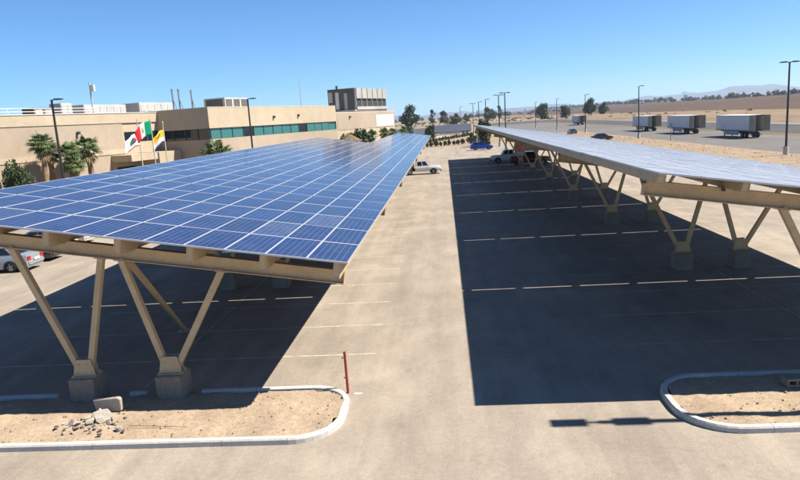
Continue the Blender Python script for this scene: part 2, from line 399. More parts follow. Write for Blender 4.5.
def carport(label, xlow, zlow, pitch, ncol, rows_of_col, purl, ped_x, beam_x, yend_of, PD, glass):
    """xlow/zlow: the low (sunward) edge; columns counted from there"""
    xm = xlow - ncol*pitch*CT/2
    root = thing('solar_carport', label, 'solar carport', (xm, YN, 0))
    def at(x, y, z): return (x-xm, y-YN, z)
    def top_z(x): return zlow + (xlow-x)/CT*ST           # panel plane height over x
    pw, pl = pitch-.006, ROW-.0006
    proto = panel_mesh(pw, pl); me = proto.build('solar_panel', ['panel_frame', glass, 'backsheet'], me_only=True)
    items = []
    for c in range(ncol):
        for r in range(rows_of_col(c)):
            s = (c+.5)*pitch; items.append((row_y(r), xlow - s*CT, zlow + s*ST))
    items.sort(key=lambda q: q[0]*1.0 + 0.02*abs(q[1]))
    rnd = random.Random(5)
    rest = MB(); rest.uv = []
    for k, (y, x, z) in enumerate(items):
        rot = (rnd.gauss(0, .0016), T + rnd.gauss(0, .0020), 0); p = at(x, y, z)
        if k < 300: link('solar_panel', me, root, p, rot)
        else:
            from mathutils import Euler
            M = Matrix.Translation(p) @ Euler(rot).to_matrix().to_4x4()
            o = len(rest.v); rest.v += [tuple(M @ Vector(v)) for v in proto.v]
            rest.f += [[i+o for i in f] for f in proto.f]; rest.m += proto.m; rest.uv += proto.uv
    if rest.v:
        o = rest.build('solar_panels', ['panel_frame', glass, 'backsheet'], root); o['kind'] = 'stuff'
    # purlins under the panels, along the array
    for d in purl:
        x = xlow - d*CT; z = top_z(x) - .05; y1 = yend_of(d)
        mb = MB()
        w = .17
        # lipped channel: web plus two flanges, closed near end
        mb.box(-w/2, -w/2+.012, 0, y1-YN-.1, -PD, 0); mb.box(w/2-.012, w/2, 0, y1-YN-.1, -PD, 0)
        mb.box(-w/2+.012, w/2-.012, 0, y1-YN-.1, -.012, -.001); mb.box(-w/2+.012, w/2-.012, 0, y1-YN-.1, -PD+.001, -PD+.012)
        mb.box(-w/2+.012, w/2-.012, .02, .032, -PD+.012, -.012)
        mb.build('purlin', 'tan_steel', root, at(x, YN+.10, z), (0, T, 0))
    # frames
    k = 0; y = YN+1.12
    while y < yend_of(.5)-1:
        bx0, bx1 = beam_x(y)                              # high end, low end
        zt = lambda x: top_z(x) - .05 - PD - .004
        # I-beam along x
        L = (bx1-bx0)/CT; H = .37
        mb = MB(); mb.box(0, L, -.11, .11, -.022, 0); mb.box(0, L, -.11, .11, -H, -H+.022); mb.box(0, L, -.012, .012, -H+.022, -.022)
        for xx in (0.006, L-.018): mb.box(xx, xx+.012, -.105, -.0125, -H+.023, -.023); mb.box(xx, xx+.012, .0125, .105, -H+.023, -.023)
        mb.build('beam', 'tan_steel', root, at(bx0, y, zt(bx0)), (0, T, 0))
        if k < 3:
            mb = MB()
            for d in purl:
                x = xlow - d*CT
                if bx0 < x < bx1: mb.box((x-bx0)/CT-.20, (x-bx0)/CT-.10, -.125, -.111, -.075, -.01)
            if mb.v: mb.build('clip_angle', 'bolt_dark', root, at(bx0, y, zt(bx0)), (0, T, 0))
        for px, arms in ped_x:
            if not bx0-.5 < px < bx1+.5: continue
            MB().box(-.365, .365, -.34, .34, -.05, .74).build('concrete_pedestal', 'ped_concrete', root, at(px, y, 0), bevel=.02)
            mb = MB(); mb.box(-.34, .34, -.22, .22, .741, .762)
            mb.prism([(-.32, .763), (.32, .763), (.22, 1.22), (-.22, 1.22)], 'y', -.115, -.103)
            mb.prism([(-.32, .763), (.32, .763), (.22, 1.22), (-.22, 1.22)], 'y', .103, .115)
            for bx, bz in ((-.2, .86), (.2, .86), (-.13, 1.08), (.13, 1.08)): mb.tube([(bx, -.115, bz), (bx, -.135, bz)], .024, 6)
            for bx in (-.3, .3):
                for by in (-.17, .17): mb.tube([(bx, by, .762), (bx, by, .80)], .022, 6)
            mb.build('gusset_plate', 'tan_steel', root, at(px, y, 0))
            for dx in arms:
                b0 = math.copysign(.13, dx)
                xt = px + dx; zb = zt(xt) - H*CT - .0
                mb = MB().bar((b0*.9, 0, .80), (dx, 0, zb+.03), .155, .155)
                mb.build('strut', 'tan_steel', root, at(px, y, 0))
                MB().bar((dx-.16, 0, zt(xt-.16)-H/CT-.014), (dx+.16, 0, zt(xt+.16)-H/CT-.014), .016, .24).build('cap_plate', 'tan_steel', root, at(px, y, 0))
        k += 1; y += 12.1
    return root, at

XA, ZA = -2.465, 3.80
A, atA = carport('blue solar panel carport in front of the cream factory building', XA, ZA, 1.015, 12,
    lambda c: 50 if c < 6 else 27, [.28+1.83*i for i in range(7)],
    [(-10.10, (-1.55, .90)), (-7.68, (-1.0, 1.70))],
    lambda y: (-14.3, -2.72) if y < 76 else (-8.55, -2.72), lambda d: row_y(49)+ROW if d < 6.2 else row_y(26)+ROW, .42, 'panel_glass')
# diagonal brace down to a plate on the asphalt behind the first frame
mb = MB().bar((-8.62, YN+1.25, 3.95), (-9.80, 22.45, .05), .13, .13); mb.box(-10.0, -9.6, 22.27, 22.63, .003, .03)
mb.v = [atA(*v) for v in mb.v]; mb.build('brace', 'tan_steel', A)
XB = 4.84; ZBH = 5.56; PB = 1.045; XBL = XB + 12*PB*CT
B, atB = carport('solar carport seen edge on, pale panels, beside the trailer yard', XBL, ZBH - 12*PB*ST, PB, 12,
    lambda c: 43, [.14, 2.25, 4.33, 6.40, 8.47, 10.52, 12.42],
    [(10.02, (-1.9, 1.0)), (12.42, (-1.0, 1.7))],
    lambda y: (4.83, 16.9), lambda d: row_y(42)+ROW, .225, 'panel_glass_dust_glare')

# ------------------------------------------------------------------ painted stall lines
for k in range(46):
    y = 19.36 + 2.94*k
    if y < 122:
        sheet('stall_line', -14.9, -2.45, y-.05, y+.05, .004, 'paint_line', parent=lot)
    if y < 112:
        sheet('stall_line', 5.0, 16.8, y-.05, y+.05, .004, 'paint_line', parent=lot)
        sheet('stall_line', 20.5, 31.5, y-.05, y+.05, .004, 'paint_line', parent=lot)
    if y < 70: sheet('stall_line', -30.0, -24.0, y-1.25, y-1.15, .004, 'paint_line', parent=lot)
sheet('center_line', 11.16, 11.24, 17.2, 112, .0075, 'paint_line', parent=lot)
sheet('center_line', -8.93, -8.85, 17.2, 122, .0075, 'paint_line', parent=lot)

# ------------------------------------------------------------------ kerbed islands
def stadium_pts(x0, x1, y0, y1, r, ends):
    """outline, counter-clockwise from the front; 'l' / 'r' says which end is rounded in view"""
    pts = []
    def arc(cx, cy, a0, a1, n=9):
        for i in range(n+1):
            a = a0+(a1-a0)*i/n; pts.append((cx+r*math.cos(a), cy+r*math.sin(a)))
    arc(x1-r, y0+r, -math.pi/2, 0); arc(x1-r, y1-r, 0, math.pi/2); arc(x0+r, y1-r, math.pi/2, math.pi); arc(x0+r, y0+r, math.pi, 1.5*math.pi)
    return pts
def island(label, x0, x1, y0, y1, r, holes, seed):
    rnd = random.Random(seed)
    cx, cy = (x0+x1)/2, (y0+y1)/2
    root = thing('kerbed_island', label, 'traffic island', (cx, cy, 0))
    wk = .17; H = .15
    out = stadium_pts(x0, x1, y0, y1, r, ''); 
    # resample the outline into pieces about 1.5 m long on straights and short facets round the ends
    path = []; n = len(out)
    for i in range(n):
        a, b = Vector(out[i]), Vector(out[(i+1) % n]); d = (b-a).length
        m = max(1, int(d/.5))
        for k in range(m): path.append(a.lerp(b, k/m))
    n = len(path); seg = []; acc = 0; cur = [0]; L = rnd.uniform(1.6, 2.6)
    for i in range(n):
        acc += (path[(i+1) % n]-path[i]).length; cur.append(i+1)
        if acc > L or i == n-1: seg.append(cur); cur = [i+1]; acc = 0; L = rnd.uniform(1.5, 3.0)
    def nrm(i):
        t = (path[(i+1) % n]-path[(i-1) % n]).normalized(); return Vector((t.y, -t.x))
    for idx in seg:
        P = [path[i % n] for i in idx]; Nn = [nrm(i % n) for i in idx]
        if len(P) < 2: continue
        mid = sum(P, Vector((0, 0)))/len(P)
        if any(h0 < q.x < h1 and q.y > cy+.5 for h0, h1 in holes for q in (P[0], P[-1], mid)):
            # keep only what lies clear of the pedestals
            keep = [j for j, q in enumerate(P) if not any(h0 < q.x < h1 for h0, h1 in holes)]
            if len(keep) < 2 or keep[-1]-keep[0] != len(keep)-1: continue
            P = [P[j] for j in keep]; Nn = [Nn[j] for j in keep]
        mb = MB(); dz = rnd.uniform(-.006, .006); dn = rnd.uniform(-.008, .008)
        g = .006
        t0 = (P[1]-P[0]).normalized(); t1 = (P[-1]-P[-2]).normalized()
        P = list(P); P[0] = P[0]+t0*g; P[-1] = P[-1]-t1*g
        for p, nn in zip(P, Nn):
            for off, z in ((dn, -.05), (dn, H*.75+dz), (-.025+dn, H+dz), (-wk+.02+dn, H+dz), (-wk+dn, H-.02+dz), (-wk+dn, -.05)):
                q = p+nn*off; mb.v.append((q.x-cx, q.y-cy, z))
        for j in range(len(P)-1):
            for k in range(6):
                a = j*6+k; b = j*6+(k+1) % 6; mb.f.append([a, b, b+6, a+6]); mb.m.append(0)
        mb.f.append([0,1,2,3,4,5]); mb.m.append(0); e = (len(P)-1)*6; mb.f.append([e+k for k in range(6)][::-1]); mb.m.append(0)
        mb.build('kerb_stone', 'kerb_concrete', root)
    # soil with real unevenness
    from mathutils import noise as mn
    mb = MB(); st = .11; ins = wk+.005
    gx = int((x1-x0)/st); gy = int((y1-y0)/st); idx = {}
    def inside(x, y):
        xx = min(max(x, x0+r), x1-r); yy = min(max(y, y0+r), y1-r)
        return math.hypot(x-xx, y-yy) <= r-ins+.07 and x0+ins*.6 < x < x1-ins*.6 and y0+ins*.6 < y < y1-ins*.6
    for j in range(gy+1):
        for i in range(gx+1):
            x = x0+i*st; y = y0+j*st
            if inside(x, y):
                d = min(y-y0, y1-y, 1)
                z = .085 + .05*mn.noise(Vector((x*.9, y*.9, seed))) + .03*mn.noise(Vector((x*3, y*3, seed+4))) + .018*mn.noise(Vector((x*9, y*9, seed+8)))
                z += .05*max(0, min(1, (min(y-y0, y1-y)-.3)/.8))
                idx[i, j] = len(mb.v); mb.v.append((x-cx, y-cy, z))
    for j in range(gy):
        for i in range(gx):
            q = [(i, j), (i+1, j), (i+1, j+1), (i, j+1)]
            if all(k in idx for k in q): mb.f.append([idx[k] for k in q]); mb.m.append(0)
    mb.build('soil', 'island_soil', root, smooth=True)
    # loose gravel
    mb = MB()
    for k in range(900):
        x = rnd.uniform(x0+.25, x1-.25); y = rnd.uniform(y0+.25, y1-.25)
        if not inside(x, y) or not -13.6 < x < 12: continue
        s = min(.010+rnd.expovariate(75), .05); z = .085+.05*mn.noise(Vector((x*.9, y*.9, seed)))+.03*mn.noise(Vector((x*3, y*3, seed+4)))+.05*max(0, min(1, (min(y-y0, y1-y)-.3)/.8))
        vs = [(rnd.uniform(.6, 1.2)*s*a, rnd.uniform(.6, 1.2)*s*b, rnd.uniform(.4, .9)*s*c) for a, b, c in ((1,0,0),(0,1,0),(-1,0,0),(0,-1,0),(0,0,1),(0,0,-1))]
        o = len(mb.v); mb.v += [(x-cx+a, y-cy+b, z+c+.3*s) for a, b, c in vs]
        for f in ((0,1,4),(1,2,4),(2,3,4),(3,0,4),(1,0,5),(2,1,5),(3,2,5),(0,3,5)): mb.f.append([i+o for i in f]); mb.m.append(k % 3 and 1 or 0)
    o = mb.build('gravel', ['gravel', 'island_soil'], root); o['kind'] = 'stuff'
    return root
island('long kerbed soil island with broken concrete under the blue carport', -24, -2.74, 13.63, 16.70, 1.15, [(-10.75, -9.45), (-8.3, -7.05)], 2)
island('kerbed soil island with a rounded end crossed by a lamp shadow', 5.0, 24, 13.60, 16.70, 1.25, [(9.4, 10.6), (11.8, 13.0)], 7)

# rubble on the island
def chunk(name, label, loc, size, rot, m='rubble_concrete', seed=0, cat='concrete slab', group=None, ns=7, irregular=.25):
    rnd = random.Random(seed); mb = MB()
    poly = []
    for i in range(ns):
        a = 2*math.pi*i/ns + rnd.uniform(-.2, .2); rr = 1-rnd.uniform(0, irregular)
        poly.append((size[0]/2*rr*math.cos(a)*1.1, size[1]/2*rr*math.sin(a)*1.1))
    mb.prism(poly, 'z', -size[2]/2, size[2]/2)
    o = mb.build(name, m, None, loc, rot, bevel=min(size)*.12)
    return tag(o, label, cat, group)
mb = MB().prism([(-.37, -.19), (.35, -.17), (.40, .16), (.33, .20), (-.38, .18)], 'y', -.06, .06)
tag(mb.build('concrete_slab', 'rubble_concrete', None, (-8.98, 15.40, .33), (R(7), R(-5), R(-7)), bevel=.012), 'upright pale concrete slab leaning behind the rubble pile', 'concrete slab')
chunk('concrete_slab', 'flat broken concrete slab lying on top of the rubble pile', (-8.92, 14.96, .23), (.66, .42, .07), (R(14), R(8), R(-28)), seed=3)
chunk('concrete_chunk', 'single pale concrete chunk lying alone near the front kerb', (-8.22, 14.38, .17), (.20, .15, .11), (R(12), R(-10), R(15)), seed=5, cat='concrete chunk')
rnd = random.Random(21)
frag = [(-9.55, 15.05, .26, .17), (-9.42, 14.86, .30, .17), (-9.68, 14.80, .24, .16), (-9.86, 14.72, .30, .15), (-9.30, 14.72, .22, .17), (-9.14, 14.86, .26, .17), (-10.15, 14.62, .22, .14), (-8.92, 15.02, .2, .17), (-9.6, 14.52, .2, .15), (-8.75, 15.2, .2, .16), (-9.02, 14.6, .16, .15), (-9.45, 15.3, .3, .18), (-9.75, 15.15, .2, .16)]
desc = ['beside the upright slab', 'in the middle of the rubble pile', 'in the thick of the rubble', 'near the outer edge of the rubble', 'at the front of the rubble pile', 'just below the flat broken slab', 'farthest out from the rubble pile', 'beside the flat broken slab', 'closest to the kerb in front of the rubble', 'poking out past the flat slab', 'small, in front of the flat slab', 'half under the flat slab', 'behind the outer rubble']
for i, (x, y, s, z) in enumerate(frag):
    if i in (4, 9, 10, 12): continue
    x += .26; y -= .10; s *= .9
    dark = i in (3, 6, 8)
    chunk('concrete_fragment', ('dark grey' if dark else 'pale') + ' broken concrete fragment ' + desc[i], (x, y, z+.03), (s*1.25, s*rnd.uniform(.5, .8), rnd.uniform(.045, .075)),
          (rnd.uniform(-.75, .75), rnd.uniform(-.6, .6), rnd.uniform(0, 6)), 'rubble_dark' if dark else 'rubble_concrete', seed=40+i, cat='concrete fragment', group='broken concrete on the island', ns=6, irregular=.4)
mb = MB()
for k in range(70):
    x = rnd.gauss(-9.1, .45); y = rnd.gauss(14.75, .28); s = rnd.uniform(.015, .045)
    mb.box(-s, s, -s*.7, s*.7, -s*.5, s*.5, k % 2, Matrix.Translation((x, y, .15)) @ Matrix.Rotation(rnd.uniform(0, 6), 4, 'Z') @ Matrix.Rotation(rnd.uniform(-.6, .6), 4, 'X'))
tag(mb.build('rubble', ['rubble_concrete', 'rubble_dark']), 'small crumbs of broken concrete around the slabs', 'rubble', kind='stuff')
# thin rod lying on the soil
tag(MB().tube([(-8.05, 14.50, .172), (-7.3, 14.40, .18), (-6.5, 14.33, .17)], .006, 6).build('steel_rod', 'rusty'), 'thin dark rod lying on the soil by the front kerb', 'rod')
# concrete block on the other island
mb = MB(); mb.box(-.36, .36, -.16, .16, 0, .05); mb.box(-.36, .36, -.16, .16, .15, .20)
for x in (-.36, -.14, .10, .32): mb.box(x, x+.04, -.155, .155, .0501, .1499)
tag(mb.build('concrete_block', 'ped_concrete', None, (8.35, 15.75, .15), (0, 0, R(3))), 'hollow grey concrete block resting on the rounded island', 'concrete block')
# red post and paint splash
mb = MB().tube([(0, 0, 0), (-.005, .0, .6), (-.012, 0, 1.16)], .036, 10)
rp = thing('red_post', 'slim red steel post beside the rounded kerb end', 'post', (-2.90, 16.42, 0))
mb.build('pole', 'red_paint', rp)
for z in (.42, .98): MB().box(-.075-.02*z, -.04-.02*z, -.012, .012, z, z+.03).build('bracket', 'bolt_dark', rp)
mb = MB(); pts = [(.11*math.cos(a)*(1+.18*math.sin(3*a)), .07*math.sin(a)*(1+.2*math.cos(2*a)), .005) for a in [i*math.pi/9 for i in range(18)]]
mb.add(pts, [tuple(range(18))]); mb.build('paint_splash', 'paint_white', lot, (-2.62, 16.36, 0))
# ------------------------------------------------------------------ lamps
def lamp(label, x, y, heads='double', h=11.0, base=True, rz=0, group='parking lot lamp posts'):
    root = thing('lamp_post', label, 'lamp post', (x, y, 0), rz, group)
    if base: MB().tube([(0, 0, -.1), (0, 0, .95), (0, 0, 1.0)], [.30, .30, .27], 14).build('concrete_base', 'kerb_concrete', root)
    mb = MB(); mb.box(-.2, .2, -.2, .2, 1.0 if base else 0, 1.03 if base else .03); mb.tube([(0, 0, 1.03 if base else .03), (0, 0, h)], [.135, .095], 10)
    mb.build('pole', 'bronze_pole', root)
    for s in ((1, -1) if heads == 'double' else (1,)):
        mb = MB().tube([(0, 0, h-.25), (s*.12, 0, h-.05), (s*.36, 0, h+.02)], [.05, .05, .04], 8); mb.build('arm', 'bronze_pole', root)
        mb = MB(); mb.prism([(s*.30, h-.02), (s*.42, h-.06), (s*1.12, h-.03), (s*1.15, h+.02), (s*1.0, h+.06), (s*.42, h+.09), (s*.30, h+.06)], 'y', -.19, .19)
        hd = mb.build('lamp_head', 'bronze_pole', root, bevel=.015)
        MB().box(*sorted((s*.5, s*1.05)), -.15, .15, h-.075, h-.056).build('lens', 'lens', hd)
    return root
lamp('double-headed lamp post standing on the rounded kerbed island', 12.0, 14.27)
for k, (x, y) in enumerate(((41.3, 83.4), (41.8, 146.5), (41.9, 201), (40.6, 243), (39.6, 291))):
    lamp(('nearest and tallest-looking', 'second', 'third', 'fourth', 'farthest')[k] + ' lamp post along the dirt verge of the trailer yard' if k else 'tallest-looking lamp post along the dirt verge of the trailer yard', x, y, 'double' if k == 0 else 'single', rz=0)
for k, (x, y) in enumerate(((12.1, 132), (12.0, 145.5), (11.3, 179), (11.0, 208), (10.2, 230), (7.5, 297))):
    lamp(('first', 'second', 'third', 'fourth', 'fifth', 'last')[k] + ' dark lamp post in the row past the far end of the pale carport', x, y, 'double' if k in (0, 1, 4) else 'single')
lamp('single-armed lamp post beside the fan palms', -37.0, 61.5, 'single', 11.0, rz=R(-3))
lamp('single-armed lamp post in front of the ribbon windows', -25.4, 86.4, 'single', 11.0, rz=R(5))
# far field poles
for k, (x, y, h) in enumerate(((470, 905, 23), (430, 1230, 17))):
    root = thing('utility_pole', ('taller', 'slimmer')[k] + ' crossarm pole standing out on the brown field', 'utility pole', (x, y, hill_z(x, y)))
    MB().tube([(0, 0, 0), (0, 0, h)], [.35, .25], 6).build('pole', 'steel_grey', root)
    MB().box(-4.5, 4.5, -.3, .3, h-.8, h).build('crossarm', 'steel_grey', root)
root = thing('sign_post', 'thin bare signpost at the edge of the trailer yard', 'post', (42.4, 128, 0)); MB().tube([(0, 0, 0), (0, 0, 3.3)], .06, 6).build('pole', 'steel_grey', root)
MB().box(-.25, .25, -.075, -.062, 2.7, 3.25).build('plate', 'steel_grey', root)

# ------------------------------------------------------------------ factory building
BA = -19.0
bld = thing('factory_building', 'long cream two-storey factory building with ribbon windows', 'building', (-30.3, 84.7, 0), R(BA))
def bpt(x, y, z): return bld.matrix_basis @ Vector((x, y, z))
bld.matrix_world = Matrix.Translation(bld.location) @ Matrix.Rotation(R(BA), 4, 'Z')
def bb(name, m, x0, x1, y0, y1, z0, z1, parent=None, bevel=0): return MB().box(x0, x1, y0, y1, z0, z1).build(name, m, parent or bld, bevel=bevel)
# main block: wall strips around the ribbon window so the glass sits in a real recess
bb('wall', 'wall_tan', -40, 0, 0, 34.8, 0, 6.12); bb('wall', 'wall_cream', -40, 0, 0, 34.8, 7.52, 10.2); bb('wall', 'wall_tan', -40, -.4, .4, 34.8, 6.12, 7.52)
bb('coping', 'roof_white', -40, .03, -.03, .3, 10.2, 10.26); bb('coping', 'roof_white', -.27, .03, .3, 34.8, 10.2, 10.26)
for k in range(14):
    y0 = .05+k*2.48; p = bb('window_pane', 'window_dark' if k in (3, 9) else 'window_teal', -.36, -.22, y0+.03, y0+2.43, 6.16, 7.48)
    p.rotation_euler = (0, 0, R(random.uniform(-.12, .12)))
    bb('window_frame', 'mullion', -.30, -.14, y0-.05, y0+.03, 6.12, 7.52)
for k in range(4):
    x1 = -.12-k*2.05; bb('window_pane', 'window_dark', x1-1.95, x1, .22, .36, 6.16, 7.48); bb('window_frame', 'mullion', x1-2.05, x1-1.95, .14, .30, 6.12, 7.52)
# lower block at the far end
bb('wall', 'wall_cream', -40, -.05, 34.8, 61.1, 0, 9.12); bb('wall', 'wall_tan', -.05, 0, 35.2, 61.1, 5.9, 8.9)
bb('white_panel', 'white_wall', 0, .06, 51.6, 60.4, 6.0, 8.35)
# left block set back
bb('wall', 'wall_cream', -48, -8.6, -70, 0, 0, 10.05)
bb('wall', 'wall_tan', -8.6, -8.5, -70, -6.3, 5.62, 8.85); bb('wall', 'wall_tan', -8.6, -8.5, -70, -6.3, 0, 5.05)
bb('wall', 'wall_cream', -8.6, -8.42, -70, -6.3, 5.05, 5.62); bb('wall', 'wall_cream', -8.6, -8.42, -70, 0, 8.85, 10.05)
bb('coping', 'roof_white', -8.7, -8.35, -70, 0, 10.05, 10.13)
for k in range(3): bb('window_pane', 'window_dark', -8.60, -8.56, -6.0+k*1.98, -4.1+k*1.98, 6.45, 7.7)
bb('porch', 'wall_cream', -8.5, -5.0, -4.2, -.1, 0, 4.95); bb('porch', 'wall_cream', -8.5, -5.2, -8.7, -4.2, 4.1, 4.9); bb('porch', 'wall_tan', -8.5, -8.42, -8.7, -4.2, 0, 4.1)
bb('doorway', 'window_dark', -8.42, -8.38, -8.0, -5.0, 0, 3.4)
for y, z in ((-13.2, 7.7), (22.0, 8.6), (40.0, 8.0), (15, 8.5)):
    bb('wall_light', 'bolt_dark', *((-8.4, -8.1) if y < 0 else (.001, .3)), y-.15, y+.15, z, z+.35)
# rooftop things
def roof_box(name, label, cat, x0, x1, y0, y1, z0, z1, m, m2, slats=0):
    c = bpt((x0+x1)/2, (y0+y1)/2, z0); root = thing(name, label, cat, c, R(BA)); hx, hy, h = (x1-x0)/2, (y1-y0)/2, z1-z0
    MB().box(-hx, hx, -hy, hy, .15, h).build('casing', m, root, bevel=.03)
    for sx in (-1, 1):
        MB().box(sx*hx*.8-.1, sx*hx*.8+.1, -hy*.95, hy*.95, 0, .149).build('skid', 'unit_dark', root)
    for k in range(slats):
        y0_ = -hy + 2*hy*(k+.12)/slats; MB().box(hx+.001, hx+.05, y0_, y0_+2*hy/slats*.76, .3, h-.25).build('panel', m2, root)
    MB().box(-hx*.8, hx*.8, -hy-.05, -hy-.001, .3, h-.2).build('louvre', 'louvre_dark' if m == 'unit_dark' else m2, root)
    return root
roof_box('roof_unit', 'long pale rooftop unit with a shaded grey end', 'rooftop unit', -17, -13.5, -7.2, -.2, 10.05, 11.45, 'unit_pale', 'unit_grey', 6)
roof_box('roof_unit', 'pale rooftop unit next to the exhaust stacks', 'rooftop unit', -17, -13.5, 2.3, 9.0, 10.2, 11.7, 'unit_pale', 'unit_grey', 5)
roof_box('roof_unit', 'small dark-ended rooftop unit behind the window lamp post', 'rooftop unit', -12, -8, 14.3, 20.2, 10.2, 12.1, 'unit_pale', 'unit_dark', 3)
root = thing('cooling_tower', 'large dark cooling tower bank on the roof with pale fan boxes', 'cooling tower', bpt(-9, 60, 9.12), R(BA))
MB().box(-2.2, 4.6, -8.6, 8.3, .25, .55).build('deck', 'unit_grey', root)
for x in (-1.5, 1.2, 4): MB().box(x-.15, x+.15, -8, 8, 0, .249).build('beam', 'unit_dark', root)
MB().box(-1.8, 4.2, -7.9, 7.6, .551, 4.9).build('casing', 'unit_dark', root)
for k in range(6):
    y = -7.75+k*2.56
    MB().box(4.201, 4.75, y+.08, y+2.40, 2.75, 4.85).build('fan_box', 'fan_tan', root, bevel=.05)
    MB().box(4.201, 4.42, y+.05, y+2.45, 1.2, 2.70).build('louvre', 'louvre_dark', root)
    MB().box(4.201, 4.6, y-.06, y+.045, .56, 4.8).build('post', 'unit_grey', root)
MB().box(4.201, 4.8, -7.8, 7.5, .56, 1.15).build('sump', 'unit_grey', root)
MB().box(.0, .75, -8.05, -7.901, .7, 4.2).build('duct', 'roof_white', root); MB().box(-1.6, -.7, -8.05, -7.901, 2.2, 4.3).build('duct', 'unit_pale', root)
MB().box(2.0, 2.7, -8.05, -7.901, .6, 4.0).build('duct', 'unit_grey', root)
MB().tube([(-.6, -6, 4.9), (-.6, -6, 5.7)], .25, 8).build('vent_pipe', 'unit_dark', root)
for k, (y, x, h, lb) in enumerate(((16.6, -20, 3.3, 'exhaust stack, first of a close pair on the roof'), (18.1, -20, 3.35, 'exhaust stack, second of a close pair on the roof'), (21.2, -20, 3.25, 'exhaust stack standing apart from the close pair'))):
    root = thing('exhaust_stack', 'dark slim ' + lb, 'stack', bpt(x, y, 10.2), R(BA), 'rooftop exhaust stacks')
    MB().tube([(0, 0, 0), (0, 0, .5+h), (0, 0, .52+h), (0, 0, .75+h)], [.13, .13, .17, .17], 10).build('pipe', 'steel_grey', root)
    MB().bar((0, 0, 2.6), (.9, 0, 0), .06, .06).build('stay', 'unit_dark', root)
root = thing('antenna_mast', 'short mast with a white box antenna on the roof', 'antenna', bpt(-12.2, -7.0, 10.05), R(BA))
MB().tube([(0, 0, 0), (0, 0, 4.1)], .09, 8).build('mast', 'unit_grey', root); MB().box(.1, .75, -.15, .15, 2.9, 3.7).build('antenna_box', 'roof_white', root, bevel=.03)
root = thing('antenna_mast', 'tall thin bare antenna mast on the roof edge', 'antenna', bpt(-6, 33.3, 10.2), R(BA))
MB().tube([(0, 0, 0), (0, 0, 5.5)], [.09, .035], 6).build('mast', 'unit_grey', root); MB().box(-.2, .2, -.2, .2, 0, .08).build('foot', 'unit_grey', root)
# roof railing and pipework on the left block
root = thing('roof_railing', 'white pipe rail along the roof edge', 'railing', bpt(-10.5, -36, 10.05), R(BA))
for z in (.45, .8): MB().tube([(0, -32, z), (0, 28, z)], .045, 6).build('rail', 'roof_white', root)
for k in range(16): MB().tube([(0, -32+k*4, 0), (0, -32+k*4, .8)], .035, 6).build('post', 'roof_white', root)
for k, (y, l, h, lb) in enumerate(((-24.6, 3.0, .8, 'low dark rooftop fan housing near the end of the pipe rail'), (-13.5, 2.6, .9, 'dark louvred rooftop box behind the palm lamp post'), (-10.2, 1.6, 1.4, 'small pale rooftop box beside the long pale unit'))):
    roof_box('roof_unit', lb, 'rooftop unit', -15, -13, y-l/2, y+l/2, 10.05, 10.05+h+.15, 'unit_dark' if k < 2 else 'unit_pale', 'unit_grey', 2)

# flags
def flag(label, poleoff, s, top, fl, fh, zt, m, droop, ph):
    c = bpt(poleoff, s, 0); root = thing('flagpole', label, 'flagpole', c, R(BA), 'flagpoles by the factory entrance')
    MB().tube([(0, 0, 0), (0, 0, top)], [.07, .045], 8).build('pole', 'unit_pale', root); MB().tube([(0, 0, top), (0, 0, top+.12)], [.09, .05], 8).build('finial', 'yellow_mark', root)
    mb = MB(); mb.uv = []; nu, nv = 16, 8
    for i in range(nu+1):
        for j in range(nv+1):
            u, v = i/nu, j/nv
            # flies towards the left of the view (-y local), sagging
            yy = -u*fl*.88; z = zt - v*fh - droop*u*u - .06*math.sin(u*7+ph)*u
            xx = .16*math.sin(u*9+ph+v*1.2)*u
            mb.v.append((xx, yy-.05, z)); mb.uv.append((u, v))
    for i in range(nu):
        for j in range(nv):
            a = i*(nv+1)+j; mb.f.append([a, a+1, a+nv+2, a+nv+1]); mb.m.append(0)
    f = mb.build('flag', m, root, smooth=True)
    md = f.modifiers.new('thickness', 'SOLIDIFY'); md.thickness = .008
    return root
flag_material('flag_mexico', (0, [(0, (.0, .22, .11)), (.36, (.75, .75, .73)), (.67, (.55, .02, .03))]), [(.515, .5, .10, .19, (.30, .22, .12)), (.515, .62, .09, .08, (.10, .20, .09))])
flag_material('flag_white', (0, [(0, (.72, .72, .72)), (.999, (.7, .7, .7))]), [(.45, .5, .27, .24, (.02, .06, .05)), (.30, .42, .10, .12, (.35, .03, .04)), (.62, .62, .10, .10, (.0, .16, .08)), (.45, .95, .40, .05, (.5, .08, .06))])
flag_material('flag_yellow', (1, [(0, (.70, .42, .02)), (.60, (.55, .56, .70))]), [(.5, .32, .22, .08, (.06, .05, .03)), (.42, .28, .06, .13, (.06, .05, .03))])
FB = 4.0
flag('flagpole flying a green, white and red flag', FB, -14.6, 8.75, 2.7, 1.5, 8.65, 'flag_mexico', 1.05, .4)
flag('flagpole flying a white flag with a dark emblem', FB, -16.5, 8.8, 2.2, 1.3, 7.4, 'flag_white', .8, 1.7)
flag('flagpole flying a yellow and pale violet flag', FB, -12.8, 8.4, 1.9, 1.25, 7.6, 'flag_yellow', 1.0, 2.6)

